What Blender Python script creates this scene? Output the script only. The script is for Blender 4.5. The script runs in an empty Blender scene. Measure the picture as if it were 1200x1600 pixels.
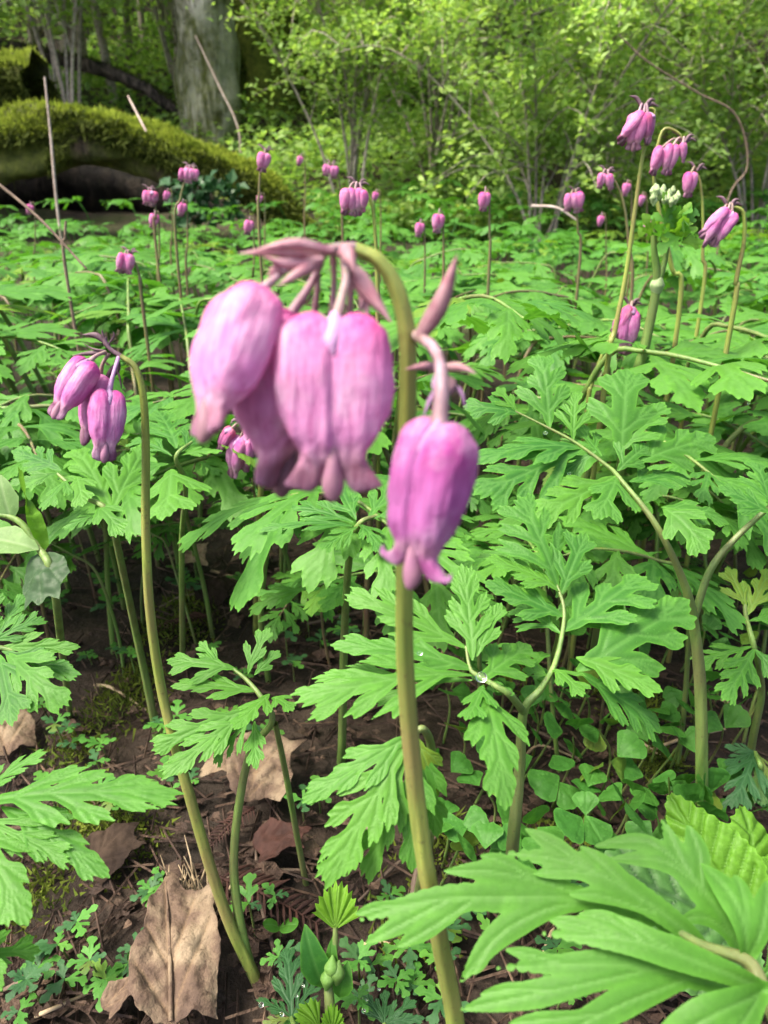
import bpy, math, random
import numpy as np
from mathutils import Vector, Matrix, noise as mnoise

S = bpy.context.scene
COL = S.collection
R = math.radians

# ------------------------------------------------------------------ camera
CAM_H, PITCH, FPX = 0.30, R(24.0), 1164.0
cam_d = bpy.data.cameras.new('camera')
cam = bpy.data.objects.new('camera', cam_d); COL.objects.link(cam)
cam.location = (0, 0, CAM_H)
cam.rotation_euler = (R(90) - PITCH, 0, 0)
cam_d.sensor_fit = 'VERTICAL'; cam_d.sensor_height = 36.0
cam_d.lens = 36.0 * FPX / 1600.0
cam_d.clip_start = 0.01; cam_d.clip_end = 400
cam_d.dof.use_dof = True
cam_d.dof.focus_distance = 0.26
cam_d.dof.aperture_fstop = 22.0
S.camera = cam
# ------------------------------------------------------------------ sky, sun
SUN_EL, SUN_AZ = R(60), R(-112)          # azimuth from +Y towards +X
w = bpy.data.worlds.new('World'); S.world = w; w.use_nodes = True
nt = w.node_tree
sky = nt.nodes.new('ShaderNodeTexSky'); sky.sky_type = 'NISHITA'; sky.sun_disc = False
sky.sun_elevation = SUN_EL; sky.sun_rotation = SUN_AZ; sky.air_density = 0.8; sky.dust_density = 6.0; sky.ozone_density = 0.0
nt.nodes['Background'].inputs[1].default_value = 0.15
nt.links.new(sky.outputs[0], nt.nodes['Background'].inputs[0])
sun_d = bpy.data.lights.new('sun', 'SUN'); sun_d.energy = 2.7; sun_d.angle = R(18); sun_d.color = (1, 0.94, 0.80)
sun = bpy.data.objects.new('sun', sun_d); COL.objects.link(sun)
sdir = Vector((math.sin(SUN_AZ) * math.cos(SUN_EL), math.cos(SUN_AZ) * math.cos(SUN_EL), math.sin(SUN_EL)))
sun.rotation_euler = (-sdir).to_track_quat('-Z', 'Y').to_euler()
sun.location = (0, 0, 12)
vs = S.view_settings
vs.view_transform = 'Standard'; vs.look = 'None'; vs.gamma = 1; vs.use_curve_mapping = False
vs.exposure = 1.6
S.render.engine = 'CYCLES'
S.cycles.use_denoising = True
S.cycles.max_bounces = 7; S.cycles.diffuse_bounces = 4; S.cycles.glossy_bounces = 3; S.cycles.transmission_bounces = 6
S.cycles.sample_clamp_indirect = 8

# ------------------------------------------------------------------ geometry helpers
CP, SP = math.cos(PITCH), math.sin(PITCH)
def ray(u, v):
    a = (u - 600) / FPX; b = (800 - v) / FPX
    return Vector((a, CP + b * SP, b * CP - SP))
CAMV = Vector((0, 0, CAM_H))
def P(u, v, d): return CAMV + ray(u, v) * d                  # a photo pixel at a given depth
def PY(u, v, y):
    r = ray(u, v); return CAMV + r * (y / r.y)               # a photo pixel at a given ground distance
def sstep(a, b, x):
    t = min(1, max(0, (x - a) / (b - a))); return t * t * (3 - 2 * t)
def ground(x, y):
    z = 0.010 * mnoise.noise((x * 5, y * 5, 0)) + 0.004 * mnoise.noise((x * 22, y * 22, 3))
    r = max(0, y - 2.3)
    h = min(0.12 * r + 0.036 * r * r, 7.0)
    z += h + sstep(2.6, 6, y) * 0.35 * mnoise.noise((x * 0.5, y * 0.5, 7))
    return z
def PGd(u, v):
    r = ray(u, v)
    d = CAM_H / max(1e-3, -r.z)
    for _ in range(4):
        p = CAMV + r * d; d = (CAM_H - ground(p.x, p.y)) / max(1e-3, -r.z)
    return d
def PG(u, v, lift=0.0):
    p = P(u, v, PGd(u, v)); p.z += lift; return p

def setp(o, label=None, cat=None, group=None, kind=None):
    if label: o['label'] = label
    if cat: o['category'] = cat
    if group: o['group'] = group
    if kind: o['kind'] = kind
    return o
def thing(name, label, cat, loc, group=None):
    o = bpy.data.objects.new(name, None); COL.objects.link(o); o.location = loc
    o.empty_display_size = 0.02
    return setp(o, label, cat, group)
def mesh_data(name, V, F, mat, smooth=True, attrs=None):
    me = bpy.data.meshes.new(name)
    V = np.asarray(V, np.float32)
    if isinstance(F, np.ndarray):
        n, k = F.shape
        me.vertices.add(len(V)); me.vertices.foreach_set('co', V.ravel())
        me.loops.add(n * k); me.loops.foreach_set('vertex_index', F.astype(np.int32).ravel())
        me.polygons.add(n); me.polygons.foreach_set('loop_start', np.arange(0, n * k, k, dtype=np.int32))
        me.update(calc_edges=True)
    else:
        me.from_pydata([tuple(map(float, p)) for p in V], [], F)
    me.polygons.foreach_set('use_smooth', np.full(len(me.polygons), smooth))
    for k, a in (attrs or {}).items():
        at = me.attributes.new(k, 'FLOAT', 'POINT'); at.data.foreach_set('value', np.asarray(a, np.float32))
    me.materials.append(mat); me.update(); me.validate()
    return me
def link(name, me, parent=None, mw=None):
    o = bpy.data.objects.new(name, me); COL.objects.link(o)
    if parent: o.parent = parent
    if mw is not None: o.matrix_local = mw
    return o
def obj(name, V, F, mat, parent=None, origin=None, smooth=True, attrs=None):
    """world-space geometry V stored relative to the (unrotated) ancestors' total offset"""
    V = np.asarray(V, np.float32)
    off = Vector((0, 0, 0))
    p = parent
    while p: off += p.location; p = p.parent
    o = bpy.data.objects.new(name, None if False else mesh_data(name, V - np.array(off + (origin - off if origin is not None else Vector((0, 0, 0))), np.float32), F, mat, smooth, attrs))
    COL.objects.link(o)
    if parent: o.parent = parent
    if origin is not None: o.location = origin - off
    return o
def merge(parts):
    Vs, Fs, A, n = [], [], {}, 0
    for p in parts:
        V, F = np.asarray(p[0], np.float32), np.asarray(p[1])
        Vs.append(V); Fs.append(F + n); n += len(V)
        for k, a in (p[2] if len(p) > 2 else {}).items(): A.setdefault(k, []).append(np.asarray(a, np.float32))
    return np.concatenate(Vs), np.concatenate(Fs), {k: np.concatenate(v) for k, v in A.items()}

def smooth_path(pts, n):
    pts = [Vector(p) for p in pts]
    if len(pts) == 2: return [pts[0].lerp(pts[1], i / (n - 1)) for i in range(n)]
    q = [pts[0] * 2 - pts[1]] + pts + [pts[-1] * 2 - pts[-2]]
    out = []
    m = len(pts) - 1
    for i in range(n):
        t = i / (n - 1) * m; k = min(int(t), m - 1); f = t - k
        a, b, c, d = q[k], q[k + 1], q[k + 2], q[k + 3]
        out.append(0.5 * ((2 * b) + (c - a) * f + (2 * a - 5 * b + 4 * c - d) * f * f + (3 * b - a - 3 * c + d) * f ** 3))
    return out
def tube(pts, rad, n=24, seg=8, flat=1.0, rough=0.0, seed=0, tip=True, ribs=0.0):
    """tapered tube of quads through pts, rad a list of radii along it"""
    path = smooth_path(pts, n)
    rad = np.interp(np.linspace(0, 1, n), np.linspace(0, 1, len(rad)), rad)
    V = []
    t0 = (path[1] - path[0]).normalized()
    nrm = t0.orthogonal().normalized()
    for i, p in enumerate(path):
        t = (path[min(i + 1, n - 1)] - path[max(i - 1, 0)])
        t = t.normalized() if t.length > 1e-9 else t0
        nrm = (nrm - t * nrm.dot(t)).normalized(); b = t.cross(nrm)
        for s in range(seg):
            a = 2 * math.pi * s / seg
            r = rad[i] * (1 + ribs * math.cos(5 * a) + ribs * 0.8 * mnoise.noise((i * 0.35, seed + 3.0, a * 0.3)))
            if rough: r *= 1 + rough * mnoise.noise((p.x / rad[0] * 0.9 + math.cos(a) * 1.3 + seed, p.y / rad[0] * 0.9 + math.sin(a) * 1.3, p.z / rad[0] * 0.9))
            if rough >= 0.4: r *= 1 + 0.55 * rough * mnoise.noise((p.x / rad[0] * 2.6 + math.cos(a) * 3 + seed, p.y / rad[0] * 2.6 + math.sin(a) * 3, p.z / rad[0] * 2.6))
            V.append(p + nrm * math.cos(a) * r + b * math.sin(a) * r * flat)
    F = []
    for i in range(n - 1):
        for s in range(seg):
            F.append((i * seg + s, i * seg + (s + 1) % seg, (i + 1) * seg + (s + 1) % seg, (i + 1) * seg + s))
    if tip:
        for e, i in ((path[0], 0), (path[-1], n - 1)):
            c = len(V); V.append(e)
            for s in range(seg):
                k, l = i * seg + s, i * seg + (s + 1) % seg
                F.append((c, l, k, k) if i == 0 else (c, k, l, l))
        F = [f if f[2] != f[3] else f for f in F]
    return np.array([tuple(v) for v in V], np.float32), np.array(F, np.int32)
def tubeq(*a, **k):
    V, F = tube(*a, tip=False, **k); return V, F
def tube_obj(name, pts, rad, mat, parent=None, origin=None, **k):
    V, F = tube(pts, rad, tip=False, **k)
    return obj(name, V, F, mat, parent, origin)

# ------------------------------------------------------------------ materials
def M(name):
    m = bpy.data.materials.new(name); m.use_nodes = True
    nt = m.node_tree; nt.nodes.clear()
    out = nt.nodes.new('ShaderNodeOutputMaterial')
    return m, nt, out
class NB:
    def __init__(s, nt): s.nt = nt
    def n(s, t, **k):
        x = s.nt.nodes.new(t)
        for a, b in k.items(): setattr(x, a, b)
        return x
    def l(s, a, b): s.nt.links.new(a, b)
    def attr(s, name): return s.n('ShaderNodeAttribute', attribute_name=name).outputs['Fac']
    def pos(s): return s.n('ShaderNodeNewGeometry').outputs['Position']
    def objc(s): return s.n('ShaderNodeTexCoord').outputs['Object']
    def noise(s, scale, detail=4, vec=None, rough=0.6, out='Fac'):
        x = s.n('ShaderNodeTexNoise'); x.inputs['Scale'].default_value = scale; x.inputs['Detail'].default_value = detail; x.inputs['Roughness'].default_value = rough
        s.l(vec if vec is not None else s.pos(), x.inputs['Vector']); return x.outputs[out]
    def ramp(s, fac, stops):
        x = s.n('ShaderNodeValToRGB'); e = x.color_ramp.elements
        while len(e) < len(stops): e.new(0.5)
        for i, (p, c) in enumerate(stops):
            e[i].position = p; e[i].color = (c[0], c[1], c[2], 1) if not isinstance(c, float) else (c, c, c, 1)
        s.l(fac, x.inputs[0]); return x.outputs[0]
    def mix(s, fac, a, b, mode='MIX'):
        x = s.n('ShaderNodeMix', data_type='RGBA', blend_type=mode)
        for v, i in ((fac, 0), (a, 6), (b, 7)):
            if isinstance(v, (int, float)): x.inputs[i].default_value = v
            elif isinstance(v, tuple): x.inputs[i].default_value = (v[0], v[1], v[2], 1)
            else: s.l(v, x.inputs[i])
        return x.outputs[2]
    def math(s, op, a, b=0.5, c=None):
        x = s.n('ShaderNodeMath', operation=op)
        for i, v in enumerate((a, b) if c is None else (a, b, c)):
            if isinstance(v, (int, float)): x.inputs[i].default_value = v
            else: s.l(v, x.inputs[i])
        return x.outputs[0]
    def bump(s, h, strength, dist, normal=None):
        x = s.n('ShaderNodeBump'); x.inputs['Strength'].default_value = strength; x.inputs['Distance'].default_value = dist
        s.l(h, x.inputs['Height'])
        if normal is not None: s.l(normal, x.inputs['Normal'])
        return x.outputs[0]
    def bsdf(s, col, rough=0.5, spec=0.5, normal=None, **k):
        x = s.n('ShaderNodeBsdfPrincipled')
        if isinstance(col, tuple): x.inputs['Base Color'].default_value = (*col, 1)
        else: s.l(col, x.inputs['Base Color'])
        if isinstance(rough, (int, float)): x.inputs['Roughness'].default_value = rough
        else: s.l(rough, x.inputs['Roughness'])
        x.inputs['Specular IOR Level'].default_value = spec
        if normal is not None: s.l(normal, x.inputs['Normal'])
        for a, b in k.items(): x.inputs[a.replace('_', ' ')].default_value = b
        return x.outputs[0]
    def transl(s, a, col, fac, normal=None):
        t = s.n('ShaderNodeBsdfTranslucent')
        if isinstance(col, tuple): t.inputs[0].default_value = (*col, 1)
        else: s.l(col, t.inputs[0])
        if normal is not None: s.l(normal, t.inputs['Normal'])
        m = s.n('ShaderNodeMixShader'); m.inputs[0].default_value = fac
        s.l(a, m.inputs[1]); s.l(t.outputs[0], m.inputs[2]); return m.outputs[0]

def leaf_mat(name, c1, c2, cvein, rough=0.52, spec=0.24, tr=0.38, trc=None, bump=0.22, vscale=1.0, veinmix=0.38, varies=True):
    m, nt, out = M(name); b = NB(nt)
    rnd = b.n('ShaderNodeObjectInfo').outputs['Random']
    rnd = b.math('FRACT', b.math('ADD', rnd, b.attr('rnd')))
    base = b.mix(rnd, c1, c2)
    if varies: base = b.mix(b.ramp(rnd, [(0.955, 0.0), (0.975, 0.55)]), base, (0.26, 0.28, 0.03))
    n1 = b.noise(55, 3)
    base = b.mix(b.math('MULTIPLY', n1, 0.55), base, tuple(0.6 * x for x in c1))
    fine = b.noise(900 * vscale, 3)
    base = b.mix(0.22, base, b.ramp(fine, [(0.3, (0.35, 0.35, 0.35)), (0.7, (1, 1, 1))]), 'MULTIPLY')
    base = b.mix(b.ramp(b.noise(1500 * vscale, 2), [(0.66, 0.0), (0.74, 0.45)]), base, cvein)
    base = b.mix(b.ramp(b.noise(130, 4), [(0.55, 0.0), (0.75, 0.35)]), base, tuple(min(1, x * 1.45) for x in c2))
    base = b.mix(b.math('MULTIPLY', b.attr('vein'), veinmix), base, cvein)
    base = b.mix(b.math('MULTIPLY', b.attr('edge'), 0.35), base, tuple(min(1, x * 1.5) for x in c2))
    h = b.math('ADD', b.math('MULTIPLY', b.attr('vein'), -1.0), b.math('MULTIPLY', fine, 0.5))
    nrm = b.bump(h, bump, 0.0006)
    p = b.bsdf(base, rough, spec, nrm)
    trcol = b.mix(1.0, base, trc or (1.25, 1.35, 0.5), 'MULTIPLY')
    sh = b.transl(p, trcol, tr, nrm)
    b.l(sh, out.inputs[0]); return m
def simple_mat(name, c1, c2, scale=40, rough=0.7, spec=0.3, bump=0.4, bdist=0.002, tr=0, detail=5, c3=None, obj=False):
    m, nt, out = M(name); b = NB(nt)
    f = b.noise(scale, detail, b.objc() if obj else None)
    r = b.math('FRACT', b.math('ADD', b.n('ShaderNodeObjectInfo').outputs['Random'], b.attr('rnd')))
    stops = [(0.3, c1), (0.68, c2)] if c3 is None else [(0.25, c1), (0.5, c2), (0.75, c3)]
    col = b.ramp(f, stops)
    col = b.mix(1.0, col, b.ramp(r, [(0, (0.7, 0.7, 0.7)), (1, (1.25, 1.25, 1.25))]), 'MULTIPLY')
    nrm = b.bump(b.noise(scale * 4, 4, b.objc() if obj else None), bump, bdist)
    s = b.bsdf(col, rough, spec, nrm)
    if tr: s = b.transl(s, col, tr, nrm)
    b.l(s, out.inputs[0]); return m

MAT = {}
MAT['leaf'] = leaf_mat('bleeding_heart_leaf', (0.030, 0.140, 0.020), (0.098, 0.265, 0.028), (0.13, 0.31, 0.07))
MAT['leaf_bright'] = leaf_mat('bright_leaf', (0.058, 0.20, 0.024), (0.090, 0.25, 0.028), (0.14, 0.31, 0.075))
MAT['leaf_near'] = leaf_mat('large_near_leaf', (0.050, 0.178, 0.022), (0.082, 0.23, 0.026), (0.13, 0.29, 0.07), bump=0.35, veinmix=0.5, varies=False)
MAT['leaf_dark'] = leaf_mat('blue_green_leaf', (0.016, 0.066, 0.018), (0.026, 0.088, 0.022), (0.06, 0.15, 0.06), tr=0.2)
MAT['leaf_lime'] = leaf_mat('lime_leaf', (0.10, 0.25, 0.016), (0.14, 0.31, 0.022), (0.26, 0.45, 0.10), tr=0.45, bump=0.4)
MAT['leaf_round'] = leaf_mat('rounded_leaf', (0.044, 0.17, 0.024), (0.072, 0.225, 0.03), (0.10, 0.27, 0.05), rough=0.55, tr=0.3)
MAT['leaf_pale'] = leaf_mat('pale_wilting_leaf', (0.15, 0.27, 0.09), (0.18, 0.30, 0.10), (0.4, 0.5, 0.28), tr=0.35)
MAT['leaf_grey'] = leaf_mat('grey_green_leaf', (0.04, 0.085, 0.035), (0.055, 0.10, 0.04), (0.09, 0.14, 0.07), tr=0.3)
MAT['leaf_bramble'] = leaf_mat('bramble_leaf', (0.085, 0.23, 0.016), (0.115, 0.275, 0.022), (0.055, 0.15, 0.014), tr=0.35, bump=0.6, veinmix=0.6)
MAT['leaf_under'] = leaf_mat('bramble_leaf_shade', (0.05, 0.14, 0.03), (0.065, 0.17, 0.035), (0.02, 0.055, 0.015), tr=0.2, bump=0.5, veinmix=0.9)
MAT['shrub_leaf'] = leaf_mat('shrub_leaf', (0.26, 0.44, 0.11), (0.47, 0.64, 0.19), (0.2, 0.4, 0.1), tr=0.5, trc=(1.15, 1.2, 0.6))
MAT['shrub_leaf_b'] = leaf_mat('shrub_leaf_deep', (0.19, 0.36, 0.09), (0.41, 0.58, 0.17), (0.2, 0.4, 0.1), tr=0.5, trc=(1.15, 1.2, 0.6))
MAT['ivy'] = leaf_mat('dark_glossy_leaf', (0.02, 0.07, 0.025), (0.035, 0.10, 0.03), (0.06, 0.14, 0.05), tr=0.1, rough=0.4)

def stem_mat(name, c1, c2, c3):
    m, nt, out = M(name); b = NB(nt)
    tc = b.n('ShaderNodeMapping'); tc.inputs['Scale'].default_value = (260, 260, 14)
    b.l(b.pos(), tc.inputs['Vector'])
    f = b.noise(1.0, 4, tc.outputs[0]); g = b.noise(26, 3)
    col = b.mix(b.ramp(f, [(0.38, 0.0), (0.62, 1.0)]), tuple(0.75 * x for x in c1), c2)
    col = b.mix(b.ramp(g, [(0.42, 0.0), (0.68, 0.85)]), col, c3)
    col = b.mix(b.ramp(b.noise(700, 3), [(0.6, 0.0), (0.7, 0.6)]), col, tuple(0.5 * x for x in c3))
    nrm = b.bump(f, 0.6, 0.0007)
    p = b.bsdf(col, 0.5, 0.4, nrm, Subsurface_Weight=0.12, Subsurface_Scale=0.003)
    b.l(p, out.inputs[0]); return m
MAT['stem'] = stem_mat('green_stem', (0.17, 0.235, 0.045), (0.235, 0.29, 0.06), (0.19, 0.15, 0.06))
MAT['stem_green'] = stem_mat('leaf_stalk', (0.095, 0.18, 0.035), (0.135, 0.23, 0.05), (0.12, 0.12, 0.05))
MAT['stem_brown'] = stem_mat('brown_stalk', (0.10, 0.10, 0.045), (0.16, 0.15, 0.06), (0.12, 0.065, 0.045))
MAT['stem_mauve'] = stem_mat('mauve_stalk', (0.23, 0.14, 0.17), (0.30, 0.20, 0.24), (0.20, 0.16, 0.08))

def petal_mat(name, c_top, c_mid, c_tip, stain=(0.36, 0.20, 0.50)):
    m, nt, out = M(name); b = NB(nt)
    t = b.attr('along')
    n1 = b.noise(260, 4); n2 = b.noise(90, 3)
    tt = b.math('ADD', t, b.math('MULTIPLY', b.math('SUBTRACT', n2, 0.5), 0.22))
    col = b.ramp(tt, [(0.0, c_top), (0.16, c_top), (0.38, c_mid), (0.54, c_mid), (0.63, tuple(0.5 * x + 0.5 * y for x, y in zip(c_mid, (0.70, 0.42, 0.50)))), (0.74, c_tip), (1.0, tuple(0.7 * x for x in c_tip))])
    mp = b.n('ShaderNodeMapping'); mp.inputs['Scale'].default_value = (26, 26, 2.4)
    b.l(b.objc(), mp.inputs['Vector'])
    streak = b.noise(1.0, 3, mp.outputs[0])
    col = b.mix(b.ramp(b.noise(150, 5), [(0.46, 0.0), (0.72, 0.55)]), col, tuple(min(1, 0.55 * x + 0.42) for x in c_mid))
    col = b.mix(0.55, col, b.ramp(streak, [(0.32, (0.70, 0.36, 0.56)), (0.5, (0.95, 0.9, 0.95)), (0.66, (1.15, 1.2, 1.15))]), 'MULTIPLY')
    col = b.mix(b.math('MULTIPLY', b.attr('stain'), b.ramp(n1, [(0.3, 0.5), (0.6, 0.95)])), col, stain)
    nrm = b.bump(b.math('ADD', streak, n1), 0.5, 0.0007)
    p = b.bsdf(col, 0.6, 0.22, nrm)
    s = b.transl(p, col, 0.38, nrm)
    b.l(s, out.inputs[0]); return m
MAT['petal'] = petal_mat('pink_petal', (0.58, 0.10, 0.31), (0.62, 0.265, 0.515), (0.31, 0.14, 0.20), (0.42, 0.26, 0.50))
MAT['petal_mauve'] = petal_mat('mauve_petal', (0.36, 0.05, 0.25), (0.41, 0.135, 0.37), (0.30, 0.08, 0.24), (0.32, 0.19, 0.42))
MAT['petal_mid'] = petal_mat('closed_mauve_petal', (0.52, 0.085, 0.31), (0.55, 0.19, 0.45), (0.19, 0.065, 0.13), (0.30, 0.18, 0.36))
MAT['petal_far'] = petal_mat('far_pink_petal', (0.56, 0.09, 0.31), (0.60, 0.22, 0.46), (0.22, 0.07, 0.14), (0.45, 0.18, 0.38))
MAT['petal_wilt'] = petal_mat('wilting_petal', (0.55, 0.10, 0.22), (0.45, 0.14, 0.33), (0.16, 0.06, 0.10))
MAT['inner'] = simple_mat('inner_petal', (0.26, 0.15, 0.17), (0.33, 0.15, 0.26), 160, 0.5, 0.3, 0.2, 0.0004, 0.3)
MAT['bract'] = simple_mat('mauve_bract', (0.42, 0.18, 0.23), (0.58, 0.37, 0.40), 300, 0.55, 0.3, 0.3, 0.0005, 0.25)
MAT['sepal'] = simple_mat('purple_sepal', (0.26, 0.13, 0.26), (0.42, 0.25, 0.44), 300, 0.55, 0.3, 0.3, 0.0005, 0.15)
MAT['bract_dark'] = simple_mat('dark_bract', (0.10, 0.06, 0.075), (0.24, 0.15, 0.19), 300, 0.6, 0.3, 0.3, 0.0005, 0.15)
def dead_mat():
    m, nt, out = M('mottled_dry_leaf'); b = NB(nt)
    a = b.noise(38, 7); c = b.noise(240, 5); d = b.noise(900, 3)
    col = b.ramp(a, [(0.34, (0.055, 0.036, 0.031)), (0.47, (0.115, 0.078, 0.055)), (0.56, (0.20, 0.15, 0.10)), (0.74, (0.28, 0.22, 0.15))])
    col = b.mix(b.ramp(c, [(0.34, 0.75), (0.44, 0.0)]), col, (0.045, 0.028, 0.02))
    col = b.mix(b.math('MULTIPLY', b.attr('vein'), 0.55), col, (0.20, 0.135, 0.08))
    nrm = b.bump(b.math('ADD', a, b.math('ADD', b.math('MULTIPLY', c, 0.5), b.math('MULTIPLY', d, 0.2))), 0.7, 0.003)
    b.l(b.transl(b.bsdf(col, 0.8, 0.15, nrm), col, 0.08), out.inputs[0]); return m
MAT['soil'] = None
MAT['dead'] = simple_mat('dry_leaf', (0.05, 0.03, 0.024), (0.165, 0.105, 0.065), 60, 0.75, 0.2, 0.8, 0.003, 0.06, 9, (0.27, 0.195, 0.115))
MAT['dead_red'] = simple_mat('red_brown_frond', (0.018, 0.009, 0.007), (0.055, 0.024, 0.018), 90, 0.75, 0.2, 0.6, 0.001, 0)
MAT['dead_dark'] = simple_mat('wet_dark_leaf', (0.010, 0.007, 0.006), (0.035, 0.024, 0.017), 40, 0.85, 0.08, 0.6, 0.002, 0)
MAT['litter'] = simple_mat('leaf_litter', (0.014, 0.009, 0.007), (0.045, 0.027, 0.019), 70, 0.75, 0.25, 0.8, 0.003, 0, 6, (0.15, 0.10, 0.065))
MAT['twig'] = simple_mat('twig_bark', (0.06, 0.042, 0.032), (0.17, 0.125, 0.095), 120, 0.8, 0.2, 0.6, 0.001)
MAT['straw'] = simple_mat('dry_straw', (0.24, 0.17, 0.10), (0.42, 0.33, 0.21), 150, 0.75, 0.2, 0.3, 0.001)
MAT['dry_stalk'] = simple_mat('dry_stalk', (0.30, 0.22, 0.19), (0.50, 0.42, 0.38), 80, 0.8, 0.2, 0.3, 0.001)
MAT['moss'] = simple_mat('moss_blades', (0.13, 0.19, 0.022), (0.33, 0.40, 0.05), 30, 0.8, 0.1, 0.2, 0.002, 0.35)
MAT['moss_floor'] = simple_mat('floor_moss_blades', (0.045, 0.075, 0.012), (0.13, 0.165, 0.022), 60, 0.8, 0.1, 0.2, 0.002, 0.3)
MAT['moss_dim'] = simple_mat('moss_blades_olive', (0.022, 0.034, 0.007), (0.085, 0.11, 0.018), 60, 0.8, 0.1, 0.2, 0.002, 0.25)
MAT['branch'] = simple_mat('shrub_bark', (0.14, 0.12, 0.10), (0.42, 0.37, 0.32), 60, 0.8, 0.2, 0.5, 0.002)
MAT['lime_bud'] = simple_mat('green_bud', (0.08, 0.19, 0.03), (0.14, 0.26, 0.06), 300, 0.5, 0.3, 0.3, 0.001, 0.15)
MAT['white_bud'] = simple_mat('whitish_bud', (0.20, 0.30, 0.12), (0.36, 0.44, 0.24), 400, 0.6, 0.2, 0.3, 0.0006, 0.1)

MAT['dead'] = dead_mat()
def soil_mat():
    m, nt, out = M('forest_soil'); b = NB(nt)
    a = b.noise(18, 8); c = b.noise(120, 6); d = b.noise(0.9, 4)
    col = b.ramp(a, [(0.3, (0.009, 0.007, 0.005)), (0.5, (0.026, 0.018, 0.013)), (0.7, (0.055, 0.038, 0.027))])
    col = b.mix(b.ramp(c, [(0.55, 0.0), (0.75, 0.4)]), col, (0.10, 0.07, 0.05))
    col = b.mix(b.ramp(d, [(0.52, 0.0), (0.66, 0.6)]), col, (0.045, 0.075, 0.014))
    nrm = b.bump(b.math('ADD', a, b.math('MULTIPLY', c, 0.4)), 0.9, 0.012)
    b.l(b.bsdf(col, 0.85, 0.25, nrm), out.inputs[0]); return m
MAT['soil'] = soil_mat()
def bark_mat(name, c1, c2, c3, moss_amt, lichen):
    m, nt, out = M(name); b = NB(nt)
    mp = b.n('ShaderNodeMapping'); mp.inputs['Scale'].default_value = (26, 26, 7); b.l(b.pos(), mp.inputs['Vector'])
    a = b.noise(1.0, 8, mp.outputs[0], 0.65); c = b.noise(5, 5); d = b.noise(34, 5)
    col = b.ramp(a, [(0.40, c1), (0.52, c2), (0.64, c3)])
    col = b.mix(b.math('MULTIPLY', b.ramp(c, [(0.5, 0.0), (0.6, 1.0)]), lichen), col, (0.50, 0.50, 0.45))
    z = b.n('ShaderNodeSeparateXYZ'); b.l(b.pos(), z.inputs[0])
    g = b.math('MULTIPLY', b.ramp(b.noise(3, 5), [(0.5 - moss_amt * 0.35, 0.0), (0.62 - moss_amt * 0.3, 1.0)]), min(1, moss_amt * 1.4))
    col = b.mix(g, col, b.ramp(d, [(0.3, (0.035, 0.055, 0.010)), (0.7, (0.13, 0.16, 0.022))]))
    nrm = b.bump(b.math('ADD', a, b.math('MULTIPLY', d, 0.3)), 0.9, 0.03)
    b.l(b.bsdf(col, 0.85, 0.2, nrm), out.inputs[0]); return m
MAT['bark_grey'] = bark_mat('grey_bark', (0.03, 0.026, 0.022), (0.26, 0.25, 0.22), (0.62, 0.60, 0.56), 0.45, 0.85)
MAT['bark_dark'] = bark_mat('dark_mossy_bark', (0.02, 0.016, 0.012), (0.06, 0.048, 0.034), (0.12, 0.095, 0.065), 0.75, 0.1)
MAT['bark_log'] = bark_mat('rotten_log_bark', (0.012, 0.010, 0.007), (0.04, 0.03, 0.02), (0.09, 0.07, 0.045), 0.5, 0.0)
MAT['bark_hollow_shade'] = bark_mat('painted_hollow_shade', (0.004, 0.003, 0.003), (0.012, 0.009, 0.007), (0.03, 0.022, 0.016), 0.02, 0.0)  # near-black colour paints the shade inside the hollow
MAT['bark_bare'] = bark_mat('bare_dark_wood', (0.012, 0.010, 0.009), (0.05, 0.04, 0.034), (0.13, 0.10, 0.085), 0.05, 0.0)
def water_mat():
    m, nt, out = M('water_drop'); b = NB(nt)
    b.l(b.bsdf((0.95, 1, 0.97), 0.02, 0.5, None, Transmission_Weight=1.0, IOR=1.33), out.inputs[0]); return m
MAT['water'] = water_mat()

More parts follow.
